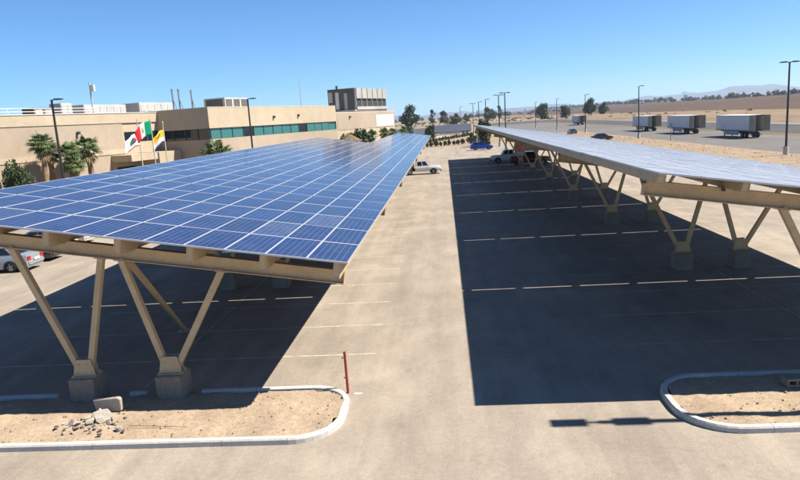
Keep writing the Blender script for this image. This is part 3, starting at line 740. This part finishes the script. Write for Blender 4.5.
# palapa
root = thing('palapa_shelter', 'brown thatched palapa beside the far wall', 'palapa', bpt(7, 26, 0), R(BA))
MB().tube([(0, 0, 0), (0, 0, 4.9)], .12, 8).build('post', 'bark', root)
mb = MB(); n = 22
for ring, (r, z) in enumerate(((.10, 5.30), (.8, 4.9), (1.5, 4.5), (2.0, 4.25))):
    for k in range(n): a = 2*math.pi*k/n; rr = r*(1+.05*math.sin(k*3)); mb.v.append((rr*math.cos(a), rr*math.sin(a), z-.06*(k % 2)*ring))
for ring in range(3):
    for k in range(n): a = ring*n+k; b = ring*n+(k+1) % n; mb.f.append([a, b, b+n, a+n]); mb.m.append(0)
o = mb.build('thatch_roof', 'thatch', root); md = o.modifiers.new('thickness', 'SOLIDIFY'); md.thickness = .12

# ------------------------------------------------------------------ vegetation
def palm_parts(seed, h, cr, skirt=True):
    rnd = random.Random(seed)
    mb = MB(); pts = []; n = 9; lean = rnd.uniform(-.25, .25), rnd.uniform(-.25, .25)
    for i in range(n+1):
        u = i/n; pts.append((lean[0]*u*u*1.5, lean[1]*u*u*1.5, h*u))
    mb.tube(pts, [.34-.10*i/n+.03*(i % 2) for i in range(n+1)], 10); trunk = mb.build('trunk', 'palm_trunk', me_only=True, smooth=True)
    top = Vector(pts[-1]); mb = MB()
    for k in range(64):
        dry = skirt and k < 9
        az = rnd.uniform(0, 6.283); el = rnd.uniform(-1.35, -.75) if dry else math.asin(max(-.62, min(.97, rnd.uniform(-.5, 1.0))))
        d = Vector((math.cos(az)*math.cos(el), math.sin(az)*math.cos(el), math.sin(el)))
        pl = cr*rnd.uniform(.32, .55); fr = cr*rnd.uniform(.42, .60)
        base = top + Vector((0, 0, rnd.uniform(-.25, .1)))
        side = d.cross(Vector((0, 0, 1))).normalized(); nrm_ = side.cross(d)
        tip = base + d*pl - Vector((0, 0, .10*pl))
        mb.bar(base, tip, .05, .03, 1 if dry else 0)
        nb = 11
        for q in range(nb):
            a = (q/(nb-1)-.5)*2.5; L = fr*(1-.28*abs(a)/1.25)*rnd.uniform(.85, 1.05)
            e = (d*math.cos(a)+side*math.sin(a)).normalized()
            mid = tip + e*L*.6 + nrm_*.03; end = tip + e*L - Vector((0, 0, L*rnd.uniform(.18, .42)))
            s2 = e.cross(nrm_).normalized()*fr*.060
            mb.add([tip, mid-s2, end, mid+s2], [(0, 1, 2, 3)], 1 if dry else 0)
    fr_ = mb.build('fronds', ['palm_green', 'palm_dry'], me_only=True)
    return trunk, fr_
def palm(label, x, y, h, cr, seed, cat='palm tree'):
    t, f = palm_parts(seed, h, cr); root = thing('fan_palm', label, cat, (x, y, 0), random.uniform(0, 6), 'fan palms by the building')
    link('trunk', t, root); link('fronds', f, root)
for k, (s, off, h, cr) in enumerate(((-20.9, -5.2, 6.9, 1.9), (-19.2, -6.2, 6.1, 1.7), (-17.8, -4.8, 5.9, 1.7), (-14.7, -5.4, 6.2, 1.9), (-18.4, -3.8, 4.6, 1.5), (-16.2, -6.2, 5.7, 1.4))):
    c = bpt(off, s, 0)
    palm(('tallest fan palm of the clump, next to its own wall shadow', 'fan palm crowded behind the lamp post', 'lower fan palm in the middle of the clump', 'broad-crowned fan palm at the flagpole side of the clump', 'short fan palm in front of the tallest one', 'small slim fan palm at the very end of the clump')[k], c.x, c.y, h, cr, 60+k)
c = bpt(4.5, -4.5, 0); palm('lone low fan palm below the ribbon window corner', c.x, c.y, 4.3, 2.6, 71)
for k, (s, h) in enumerate(((35, 4.4), (38.5, 4.9), (43, 4.6), (48.5, 4.8), (53, 4.6), (58.5, 4.7))):
    c = bpt(3.2, s, 0); palm(('first', 'second', 'third', 'fourth', 'fifth', 'last')[k] + ' small fan palm in the row from the palapa to the white wall panel', c.x, c.y, h, 1.5, 80+k)

def leaf_mesh(name, seed, clumps, leaf, per, mats, squash=1.0):
    rnd = random.Random(seed); mb = MB()
    for (cx, cy, cz, r) in clumps:
        for k in range(int(per*r*r)):
            while True:
                v = Vector((rnd.uniform(-1, 1), rnd.uniform(-1, 1), rnd.uniform(-1, 1)))
                if .25 < v.length < 1: break
            v = v*(.72+.28/v.length) if rnd.random() < .5 else v
            p = Vector((cx+v.x*r, cy+v.y*r, cz+v.z*r*squash))
            a = Vector((rnd.gauss(0, 1), rnd.gauss(0, 1), rnd.gauss(0, .8))).normalized(); b = a.cross(Vector((rnd.gauss(0, 1), rnd.gauss(0, 1), rnd.gauss(0, 1)))).normalized()
            s = leaf*rnd.uniform(.6, 1.4)
            mb.add([p-a*s, p+b*s*.55, p+a*s, p-b*s*.55], [(0, 1, 2, 3)], rnd.randrange(len(mats)))
    return mb.build(name, mats, me_only=True)
def crown_clumps(rnd, h, cr, base, n):
    cl = []
    for k in range(n):
        a = rnd.uniform(0, 6.283); u = rnd.random(); z = base+(h-base)*(.12+.82*u)
        prof = math.sin(math.pi*min(1, .18+.80*u))**.6
        d = cr*prof*math.sqrt(rnd.random())*.72
        cl.append((d*math.cos(a), d*math.sin(a), z, cr*rnd.uniform(.24, .42)))
    return cl
def tree_meshes(seed, h, cr, base, n, leaf, per, mats):
    rnd = random.Random(seed); cl = crown_clumps(rnd, h, cr, base, n)
    mb = MB(); mb.tube([(0, 0, -.1), (rnd.uniform(-.1, .1), rnd.uniform(-.1, .1), base*.6), (rnd.uniform(-.2, .2), rnd.uniform(-.2, .2), h*.62)], [.035*h, .026*h, .008*h], 8)
    for (x, y, z, r) in cl[::2]: mb.tube([(0, 0, base*.55+.2*(z-base)), (x*.5, y*.5, (base+z)/2), (x, y, z)], [.013*h, .009*h, .004*h], 5)
    return mb.build('trunk', 'bark', me_only=True), leaf_mesh('crown', seed, cl, leaf, per, mats)
TM = {}
def tree(kind, label, x, y, h, cat='tree', group=None, z=0, rz=None, sx=1.0):
    spec = dict(round=(3, 10, 4.2, 2.2, 22, .34, 46, ['leaf_dark', 'leaf_mid']), dark=(4, 10, 4.0, 1.5, 26, .36, 46, ['leaf_dark', 'leaf_dark', 'leaf_mid']), tall=(5, 10, 2.6, 2.0, 18, .30, 60, ['leaf_dark', 'leaf_mid']),
                bush=(6, 10, 5.6, .2, 24, .45, 34, ['leaf_mid', 'leaf_dark']), olive=(7, 10, 5.4, .4, 22, .42, 34, ['leaf_olive', 'leaf_mid']), brown=(8, 10, 6.0, .2, 16, .6, 26, ['leaf_brown', 'leaf_olive', 'leaf_mid']))[kind]
    if kind not in TM: TM[kind] = tree_meshes(*spec)
    nm = 'shrub' if cat in ('shrub', 'bush') else 'tree'
    root = thing(nm, label, cat, (x, y, z), rz if rz is not None else random.uniform(0, 6), group); root.scale = (h/10*sx, h/10*sx, h/10)
    link('trunk', TM[kind][0], root); link('crown', TM[kind][1], root); return root
def px(x, y_dist): # world X seen at photo column x at distance Y
    return None
tree('dark', 'biggest dark broad tree just past the factory corner', -20.5, 420, 15.0, sx=1.2)
tree('tall', 'second dark tree beside the biggest one, upright and narrow', -7.5, 470, 12.5, sx=.9)
tree('round', 'small tree to the right of the upright narrow tree', .5, 520, 11)
tree('olive', 'low spreading tree far behind the long grey trailer', 10, 560, 9, sx=1.3)
tree('bush', 'green bush at the near corner of the long grey trailer', -4.6, 226, 4.4, 'bush'); tree('bush', 'green bush close against the far end of the blue carport', -11.5, 205, 4.6, 'bush')
tree('olive', 'pale bush between the white wall and the blue carport end', -16, 212, 3.8, 'bush'); tree('bush', 'leafy bush at the corner under the white wall panel', -21.5, 190, 4.6, 'bush')
tree('bush', 'bright green small tree at the far end of the pale carport', 8.8, 150, 5.8, 'tree', sx=.65)
tree('olive', 'low bush beside the bright green small tree', 6.6, 156, 3.0, 'bush')
for k, (q, h, s) in enumerate(((-25.1, 5.2, .42), (-24.0, 4.2, .62), (-26.8, 3.4, .7))):
    x, y, _ = bpt(-4.2-.5*k, q, 0)
    tree('bush', ('tall leafy shrub against the cream wall', 'bushy shrub leaning on the tall one by the cream wall', 'low shrub at the foot of the cream wall')[k], x, y, h, 'shrub', sx=s)
for k in range(4): tree('bush', ('green shrub', 'second green shrub', 'third green shrub', 'last green shrub')[k] + ' seen through the gap behind the parked cars', -33.5-1.2*k, 42+2.6*k, 2.2+.4*(k % 2), 'shrub', 'shrubs behind the parked cars')
for k in range(2):
    c = bpt(3.4+k*1.2, 31.5+k*2.4, 0); tree('bush', ('dense green bush between the palapa and the palms', 'denser taller bush by the palapa')[k], c.x, c.y, 5.0+.6*k, 'bush', sx=.75)
for k in range(9):
    tree('brown', ('first', 'second', 'third', 'fourth', 'fifth', 'sixth', 'seventh', 'eighth', 'ninth')[k] + ' clipped round shrub from the carport in the row behind the blue car', -4.4+k*1.12, 164+k*.75, 1.0+.3*((k*7) % 3)/2, 'shrub', 'round shrubs behind the blue car')
ORD = 'first second third fourth fifth sixth seventh eighth ninth tenth eleventh twelfth thirteenth fourteenth fifteenth sixteenth seventeenth last'.split()
for k in range(18):
    tree('olive', ORD[k] + ' low hedge shrub from the near end of the row along the pale lane', -6+k*.92, 186+k*3.1, 1.0+.25*((k*5) % 4)/3, 'shrub', 'hedge shrubs along the pale lane', sx=1.3)
# far trees one can tell apart, right of the lamps
far = [(41, 620, 12.5, 'round', 'round tree left of a pair beyond the far lamp posts'), (52, 625, 14, 'tall', 'upright tree, taller of the pair beyond the far lamp posts'), (82, 560, 12.5, 'bush', 'large round dark tree behind the small far trailer'),
       (101, 565, 10, 'bush', 'low wide tree beside the large round dark tree'), (117, 540, 14, 'dark', 'tall dark tree behind the third verge lamp post'), (128, 600, 13, 'round', 'dark tree at the end of the clump before the brown field'),
       (150, 640, 11, 'olive', 'olive tree at the edge of the brown field'), (26, 760, 9, 'olive', 'small olive tree far behind the row of lamp posts'), (66, 900, 13, 'olive', 'pale distant tree between the pair and the round dark tree')]
for x, y, h, kd, lb in far: tree(kd, lb, x, y, h, sx=1.0)
# far tree line on the ridge and across the plain: one mass
rnd = random.Random(77); cl = []
mb = MB()
for k in range(500):
    t = rnd.random()
    if k < 360: y = 720+3600*t**1.5; x = 500+rnd.gauss(0, 38)+.02*y; z0 = hill_z(x, y)
    else: y = rnd.uniform(1500, 2300); x = rnd.uniform(-420, 560); z0 = 0
    h = rnd.uniform(3.2, 9.5)*(1+.3*(y > 1500))
    for q in range(4):
        cx, cy, cz, r = x+rnd.gauss(0, h*.28), y+rnd.gauss(0, h*.25), z0+h*rnd.uniform(.16, .74), h*rnd.uniform(.26, .42)
        for m_ in range(26):
            v = Vector((rnd.gauss(0, 1), rnd.gauss(0, 1), rnd.gauss(0, 1))).normalized()*r*rnd.uniform(.7, 1.05)
            a = Vector((rnd.gauss(0, 1), rnd.gauss(0, 1), rnd.gauss(0, 1))).normalized(); b = a.cross(v).normalized(); s = r*.36
            p = Vector((cx, cy, cz))+v; mb.add([p-a*s, p+b*s, p+a*s, p-b*s], [(0, 1, 2, 3)], rnd.randrange(2))
    mb.tube([(x, y, z0-.3), (x, y, z0+h*.6)], [.03*h, .02*h], 4, 2)
tag(mb.build('treeline', ['leaf_dark', 'leaf_mid', 'bark']), 'dark distant line of trees along the ridge of the brown field', 'trees', kind='stuff')
# scrub scattered over the pale plain
mb = MB()
for k in range(520):
    y = rnd.uniform(265, 1100); x = rnd.uniform(-60, 170)
    if 24 < x < 92 and y < 525: continue
    r = rnd.uniform(.4, 1.6)
    for m_ in range(14):
        v = Vector((rnd.gauss(0, 1), rnd.gauss(0, 1), abs(rnd.gauss(0, .6)))); v = v.normalized()*r*rnd.uniform(.6, 1)
        a = Vector((rnd.gauss(0, 1), rnd.gauss(0, 1), rnd.gauss(0, 1))).normalized(); b = a.cross(v).normalized(); s = r*.4
        p = Vector((x, y, .2))+v; mb.add([p-a*s, p+b*s, p+a*s, p-b*s], [(0, 1, 2, 3)], rnd.randrange(2))
tag(mb.build('scrub', ['leaf_olive', 'leaf_brown']), 'dry scrub dotted over the pale plain beyond the roads', 'scrub', kind='stuff')
# stones and clods on the dirt verge
mb = MB()
for k in range(1500):
    x = rnd.gauss(39.5, 2.6); y = rnd.uniform(55, 210)
    if not 33.8 < x < 43: continue
    s = min(.04+rnd.expovariate(14), .26)
    o = len(mb.v); mb.v += [(x+a*s*rnd.uniform(.6, 1.2), y+b*s*rnd.uniform(.6, 1.2), c*s*rnd.uniform(.3, .7)) for a, b, c in ((1,0,0),(0,1,0),(-1,0,0),(0,-1,0),(0,0,1))]
    for f in ((0,1,4),(1,2,4),(2,3,4),(3,0,4)): mb.f.append([i+o for i in f]); mb.m.append(k % 2)
tag(mb.build('verge_stones', ['sand', 'gravel']), 'loose stones and clods along the dirt verge', 'stones', kind='stuff')

# ------------------------------------------------------------------ walls, trailers
root = thing('boundary_wall', 'low white wall behind the bushes past the factory corner', 'wall', (-24, 268, 0)); MB().box(-16, 17, -.15, .15, 0, 3.0).build('wall', 'white_wall', root); MB().box(-16.1, 17.1, -.2, .2, 3.0, 3.12).build('coping', 'kerb_concrete', root)
def wheel(parent, x, y, z, r, w, rim='rim_metal'):
    mb = MB(); n = 18; prof = ((-w/2, .62*r), (-w/2, .93*r), (-w*.36, r), (w*.36, r), (w/2, .93*r), (w/2, .62*r))
    for yy, rr in prof:
        for k in range(n): a = 2*math.pi*k/n; mb.v.append((rr*math.cos(a), yy, rr*math.sin(a)))
    for i in range(5):
        for k in range(n): a = i*n+k; b = i*n+(k+1) % n; mb.f.append([a, b, b+n, a+n]); mb.m.append(0)
    wh = mb.build('wheel', 'rubber', parent, (x, y, z), smooth=True)
    mb = MB(); n = 10
    mb.tube([(0, -w*.42, 0), (0, w*.42, 0)], .64*r, 16)
    for s in (-1, 1):
        for k in range(5):
            a = 2*math.pi*k/5; mb.bar((.1*r*math.cos(a), s*w*.45, .1*r*math.sin(a)), (.58*r*math.cos(a), s*w*.45, .58*r*math.sin(a)), .14*r, .02)
        mb.tube([(0, s*w*.42, 0), (0, s*w*.50, 0)], .14*r, 8)
    mb.build('rim', rim, wh); return wh
def trailer(label, x, y, L=14.3, skin='trailer_white', rz=0, doors=True, group='box trailers in the yard'):
    """rear at y (towards the camera), box running to +y; x is the left side"""
    root = thing('box_trailer', label, 'trailer', (x+1.3, y, 0), rz, group)
    z0, z1 = 1.2, 4.05; w = 1.28
    mb = MB(); mb.box(-w, w, 0, L, z0, z0+.16, 1); mb.box(-w, -w+.05, 0, L, z0+.16, z1-.05); mb.box(w-.05, w, 0, L, z0+.16, z1-.05); mb.box(-w, w, 0, L, z1-.05, z1); mb.box(-w+.05, w-.05, L-.06, L, z0+.16, z1-.05)
    mb.build('box', [skin, 'trailer_frame'], root)
    mb = MB(); n = int(L/.6)
    for k in range(n): mb.box(-w-.012, -w-.001, .3+k*.6, .33+k*.6, z0+.18, z1-.08)
    mb.build('side_ribs', skin, root); MB().box(-w-.03, -w-.001, 0, L, z0, z0+.15).build('side_rail', 'trailer_frame', root); MB().box(-w-.03, -w-.001, 0, L, z1-.12, z1).build('top_rail', 'unit_grey', root)
    MB().box(-w+.1, w-.1, 3.2, 3.25, z0+.2, z1-.1).build('cargo_wall', 'trailer_inside', root)
    for xx in (-w, w-.12): MB().box(xx, xx+.12, -.04, .0, z0, z1).build('rear_post', 'yellow_mark', root)
    MB().box(-w+.121, w-.121, -.04, -.001, z1-.2, z1).build('rear_header', 'trailer_frame', root); MB().box(-w+.121, w-.121, -.04, -.001, z0, z0+.18).build('rear_sill', 'trailer_frame', root)
    if doors:
        d = MB().box(0, 1.22, -.05, 0, z0+.05, z1-.05).build('door', 'door_grey', root, (w, -.05, 0), (0, 0, R(-58)))
        MB().box(.2, .26, -.08, -.051, z0+.2, z1-.2).build('lock_rod', 'steel_grey', d); MB().box(.8, .86, -.08, -.051, z0+.2, z1-.2).build('lock_rod', 'steel_grey', d)
        d = MB().box(0, 1.22, 0, .05, z0+.05, z1-.05).build('door', 'door_grey', root, (-w+.0, -.045, 0), (0, 0, R(-62)))
        for q in (.3, .75): MB().box(q, q+.1, .051, .06, z0+.9, z1-.3).build('reflector', 'yellow_mark', d)
    MB().box(-.5, .5, .3, L-.5, .95, z0-.001).build('chassis', 'trailer_frame', root)
    for yy in (1.6, 2.95):
        for xx in (-1.0, 1.0): wheel(root, 0, 0, 0, .5, .5, 'unit_grey').matrix_basis = Matrix.Translation((xx, yy, .5)) @ Matrix.Rotation(R(90), 4, 'Z')
    for xx in (-w+.02, w-.06): MB().box(xx, xx+.04, 4.2, L-3.6, .45, z0-.002).build('side_skirt', 'unit_grey', root)
    for xx in (-.8, .65): MB().box(xx, xx+.15, L-2.9, L-2.75, .05, z0-.002).build('landing_leg', 'trailer_frame', root); MB().box(xx-.1, xx+.25, L-2.97, L-2.68, 0, .05).build('foot', 'trailer_frame', root)
    MB().box(-1.1, 1.1, .05, .15, .5, .62).build('bumper', 'trailer_frame', root); MB().box(-.6, -.5, .06, .14, .62, .95).build('bumper_bracket', 'trailer_frame', root); MB().box(.5, .6, .06, .14, .62, .95).build('bumper_bracket', 'trailer_frame', root)
    return root
trailer('closest white box trailer in the yard, by the tallest lamp post', 54.1, 122.5)
trailer('middle white box trailer of the three in the yard', 54.1, 151.5)
trailer('white box trailer parked behind the second verge lamp post', 53.7, 180)
trailer('small-looking box trailer far off near the dark cross road', 58, 293)
t = trailer('long grey box trailer standing broadside beyond the shrubs', 0, 0, 16, 'trailer_grey', 0, False, group=None); t.location = (10.5, 259, 0); t.rotation_euler = (0, 0, R(91))

# ------------------------------------------------------------------ vehicles (nose towards +x local)
def loft(mb, secs, mi=0):
    o = len(mb.v); n = len(secs[0])
    for s in secs: mb.v += s
    for i in range(len(secs)-1):
        for k in range(n): a = o+i*n+k; b = o+i*n+(k+1) % n; mb.f.append([a, b, b+n, a+n]); mb.m.append(mi)
    mb.f.append([o+k for k in range(n)][::-1]); mb.m.append(mi); e = o+(len(secs)-1)*n; mb.f.append([e+k for k in range(n)]); mb.m.append(mi)
def car(label, x, y, rz, paint, kind='sedan', group=None, cat=None):
    cat = cat or dict(sedan='car', suv='car', pickup='pickup truck', utility='utility truck')[kind]
    nm = dict(sedan='parked_car', suv='parked_car', pickup='pickup_truck', utility='utility_truck')[kind]
    root = thing(nm, label, cat, (x, y, 0), rz, group)
    pm = 'paint_'+paint
    if kind == 'sedan':
        L, hw, wb, wr = 4.6, .88, 2.7, .32
        prof = [(-2.30, .34, .70, .80), (-2.24, .22, .98, .95), (-1.75, .20, 1.02, 1), (-1.2, .20, .98, 1), (.75, .20, .94, 1), (1.5, .20, .86, 1), (2.05, .22, .74, .96), (2.30, .34, .60, .80)]
        gh = dict(b0=-1.85, b1=1.15, r0=-1.05, r1=.35, zb=.955, zr=1.45, wb=.80, wr=.60)
    elif kind == 'suv':
        L, hw, wb, wr = 4.6, .92, 2.7, .36
        prof = [(-2.30, .40, .80, .84), (-2.24, .28, 1.08, .96), (-1.75, .25, 1.08, 1), (.85, .25, 1.04, 1), (1.5, .25, .98, 1), (2.1, .28, .86, .96), (2.30, .40, .70, .82)]
        gh = dict(b0=-2.18, b1=1.25, r0=-1.75, r1=.45, zb=1.05, zr=1.64, wb=.84, wr=.66)
    else:
        L, hw, wb, wr = 5.3, .96, 3.2, .39
        prof = [(-2.65, .52, 1.12, .97), (-2.55, .45, 1.14, 1), (-1.9, .42, 1.14, 1), (.4, .40, 1.14, 1), (1.15, .46, 1.14, 1), (1.9, .46, 1.10, 1), (2.50, .48, 1.05, .97), (2.65, .54, .94, .90)]
        gh = dict(b0=-.78, b1=1.22, r0=-.66, r1=.72, zb=1.13, zr=1.84, wb=.86, wr=.70)
        if kind == 'utility': prof = [(-.85, .50, 1.12, 1), (-.8, .42, 1.14, 1)] + prof[3:]
    secs = []
    for (px_, zb, zt, k) in prof:
        w = hw*k
        secs.append([(px_, -w*.90, zb), (px_, -w, zb+.16), (px_, -w, zt-.18), (px_, -w*.93, zt-.03), (px_, -w*.80, zt), (px_, w*.80, zt), (px_, w*.93, zt-.03), (px_, w, zt-.18), (px_, w, zb+.16), (px_, w*.90, zb)])
    mb = MB(); loft(mb, secs); body = mb.build('body', pm, root, smooth=True)
    body.modifiers.new('edges', 'EDGE_SPLIT').split_angle = R(38)
    # greenhouse: painted cabin with glass panes set a little proud
    g = gh; V = [(g['b0'], -g['wb'], g['zb']-.02), (g['b1'], -g['wb'], g['zb']-.02), (g['b1'], g['wb'], g['zb']-.02), (g['b0'], g['wb'], g['zb']-.02),
                 (g['r0'], -g['wr'], g['zr']), (g['r1'], -g['wr'], g['zr']), (g['r1'], g['wr'], g['zr']), (g['r0'], g['wr'], g['zr'])]
    MB().add(V, [(0,3,2,1),(4,5,6,7),(0,1,5,4),(1,2,6,5),(2,3,7,6),(3,0,4,7)]).build('cabin', pm, root, bevel=.05)
    def pane(name, a, b, c, d, u0, u1, v0, v1):
        A_, B_, C_, D_ = (Vector(V[i]) for i in (a, b, c, d))
        def P(u, v): return (A_.lerp(B_, u)).lerp(D_.lerp(C_, u), v)
        q = [P(u0, v0), P(u1, v0), P(u1, v1), P(u0, v1)]; n = (q[1]-q[0]).cross(q[3]-q[0]).normalized()
        cen = sum((Vector(v) for v in V), Vector())/8
        if n.dot(q[0]-cen) < 0: n = -n
        MB().add([p+n*.008 for p in q]+[p-n*.02 for p in q], [(0,1,2,3),(7,6,5,4),(0,4,5,1),(1,5,6,2),(2,6,7,3),(3,7,4,0)]).build(name, 'car_glass', root)
    pane('windshield', 1, 2, 6, 5, .08, .92, .10, .90); pane('rear_window', 3, 0, 4, 7, .10, .90, .12, .88)
    splits = ((.13, .50), (.54, .88)) if kind in ('sedan', 'suv') else ((.12, .46), (.52, .86))
    for u0, u1 in splits: pane('side_window', 0, 1, 5, 4, u0, u1, .14, .88); pane('side_window', 2, 3, 7, 6, 1-u1, 1-u0, .14, .88)
    for sx in (-1, 1):
        wx = sx*wb/2 + (.05 if kind != 'utility' else 0)
        for sy in (-1, 1):
            mb = MB(); n = 14; o = [(wx, sy*(hw-.02), wr-.02)]
            pts = [(wx+(wr+.09)*math.cos(math.pi*k/n-.0), wr-.04+(wr+.09)*math.sin(math.pi*k/n)) for k in range(n+1)] + [(wx-(wr+.09), .22), (wx+(wr+.09), .22)]
            y0, y1 = sorted((sy*(hw-.05), sy*(hw+.006))); mb.prism(pts, 'y', y0, y1); 
            if not (kind == 'utility' and sx < 0): mb.build('wheel_arch', 'car_trim', root)
            wheel(root, wx, sy*(hw-.09), wr, wr, .22)
    fx, rx = prof[-1][0], prof[0][0]
    zf = prof[-1][2]; zr_ = prof[0][2]
    for sy in (-1, 1):
        y0, y1 = sorted((sy*hw*.45, sy*hw*.80)); MB().box(fx-.16, fx+.012, y0, y1, zf-.10, zf+.03).build('headlight', 'lamp_clear', root, bevel=.02)
        if kind != 'utility':
            y0, y1 = sorted((sy*hw*.52, sy*hw*.90)); MB().box(rx-.012 if kind != 'pickup' else rx-.01, rx+.22, y0, y1, zr_-.08, zr_+.16 if kind != 'pickup' else zr_-.02).build('taillight', 'tail_red', root, bevel=.02)
        y0, y1 = sorted((sy*(hw+.0), sy*(hw+.17))); MB().box(g['b1']-.30, g['b1']-.14, y0, y1, g['zb']-.02, g['zb']+.12).build('mirror', pm, root, bevel=.03)
        for q in ((-.25,) if kind not in ('pickup', 'utility') else (.0,)):
            y0, y1 = sorted((sy*(hw+.001), sy*(hw+.03))); MB().box(q, q+.16, y0, y1, .80, .83).build('door_handle', pm, root)
    MB().box(fx-.03, fx+.015, -hw*.42, hw*.42, zf-.22, zf-.06).build('grille', 'car_trim', root)
    MB().box(fx-.1, fx+.05, -hw*.86, hw*.86, .34, .50).build('front_bumper', 'car_trim' if kind in ('pickup', 'utility') else pm, root, bevel=.03)
    if kind != 'utility':
        MB().box(rx-.05, rx+.1, -hw*.86, hw*.86, .36, .56).build('rear_bumper', 'car_trim' if kind == 'pickup' else pm, root, bevel=.03)
        MB().box(rx-.066, rx-.051, -.26, .26, .40 if kind == 'pickup' else .58, .52 if kind == 'pickup' else .72).build('licence_plate', 'plate_white', root)
    if kind == 'pickup':
        for sy in (-1, 1):
            y0, y1 = sorted((sy*hw*.80, sy*hw*.985)); MB().box(-2.6, -.80, y0, y1, 1.135, 1.30).build('bed_rail', pm, root, bevel=.03)
        MB().box(-2.62, -2.52, -hw*.80, hw*.80, 1.12, 1.30).build('tailgate', pm, root); MB().box(-2.5, -.85, -hw*.78, hw*.78, 1.142, 1.15).build('bed_floor', 'car_trim', root)
    if kind == 'utility':
        MB().box(-2.75, -.95, -.95, .95, .82, .92).build('flat_bed', 'car_trim', root); MB().box(-2.7, -.5, -.35, .35, .45, .819).build('chassis', 'car_trim', root)
        for sy in (-1, 1): MB().box(-1.08, -.98, sy*.85-.05, sy*.85+.05, .92, 2.05).build('rack_post', 'car_trim', root)
        MB().box(-1.08, -.98, -.799, .799, 1.95, 2.05).build('rack_bar', 'car_trim', root); MB().box(-1.07, -1.0, -.799, .799, 1.2, 1.26).build('rack_bar', 'car_trim', root)
        MB().box(-1.65, -1.12, -.85, .85, .921, 1.55).build('tool_chest', 'unit_dark', root, bevel=.03); MB().box(-2.5, -1.9, -.6, .5, .921, 1.3).build('tool_box', 'paint_grey', root, bevel=.03)
        MB().box(-2.78, -2.70, -.9, .9, .55, .70).build('rear_bumper', 'car_trim', root)
    return root
PI = math.pi
car('silver sedan in the nearest stall by the carport leg', -25.9, 35.2, PI+.05, 'silver', group='cars parked left of the blue carport')
car('dark car parked right next to the silver sedan', -26.2, 38.05, PI+.03, 'dark', group='cars parked left of the blue carport')
car('blue-grey car, third in the row of parked cars', -26.9, 41.0, PI+.04, 'bluegrey', group='cars parked left of the blue carport')
car('white car with red taillights in the row of parked cars', -27.3, 43.8, PI+.02, 'white', group='cars parked left of the blue carport')
car('red car at the end of the row of parked cars', -27.4, 46.6, PI+.03, 'red', group='cars parked left of the blue carport')
car('white flatbed utility truck with a black rack in the sunlit aisle', -3.15, 85.2, R(3), 'white', 'utility').scale = (.95, .95, .95)
car('white pickup truck parked in the shade of the pale carport', 9.3, 98.0, PI, 'white', 'pickup')
car('dark red pickup truck parked next to the white pickup', 11.4, 90.4, 0, 'maroon', 'pickup')
car('bright blue hatchback in the sun beyond the carports', 7.5, 136.8, R(2), 'blue', 'suv')
car('grey car half hidden behind the far end of the blue carport', -6.6, 149, R(80), 'grey')
car('black car on the dirt verge behind the pale carport', 34.6, 149, R(4), 'black'); car('smaller-looking dark car farther along the dirt verge', 37.0, 196, R(95), 'dark')
# reddish brick pallet behind the white pickup
root = thing('brick_pallet', 'low stack of reddish bricks behind the white pickup', 'brick stack', (14.2, 118, 0))
for k in range(3): MB().box(-1.9, 1.9, -.6+k*.5, -.45+k*.5, 0, .1).build('pallet_bearer', 'pallet_wood', root)
for i in range(5):
    for j in range(7): MB().box(-1.9+j*.545, -1.9+j*.545+.535, -.6, .55, .105+i*.36, .105+i*.36+.35).build('brick', 'brick_red', root)

# ------------------------------------------------------------------ hazy air
hz = MB().box(-9300, 9300, -800, 9300, -3.2, 230).build('haze', 'sand'); hz['kind'] = 'stuff'; hz['label'] = 'thin bluish haze over the plain'
hm = bpy.data.materials.new('haze_air'); hm.use_nodes = True; hn = hm.node_tree; hn.nodes.clear()
pv = hn.nodes.new('ShaderNodeVolumePrincipled'); pv.inputs['Color'].default_value = (.72, .84, 1, 1); pv.inputs['Density'].default_value = 9e-5; pv.inputs['Anisotropy'].default_value = .2
ho = hn.nodes.new('ShaderNodeOutputMaterial'); hn.links.new(pv.outputs[0], ho.inputs['Volume'])
hz.data.materials[0] = hm
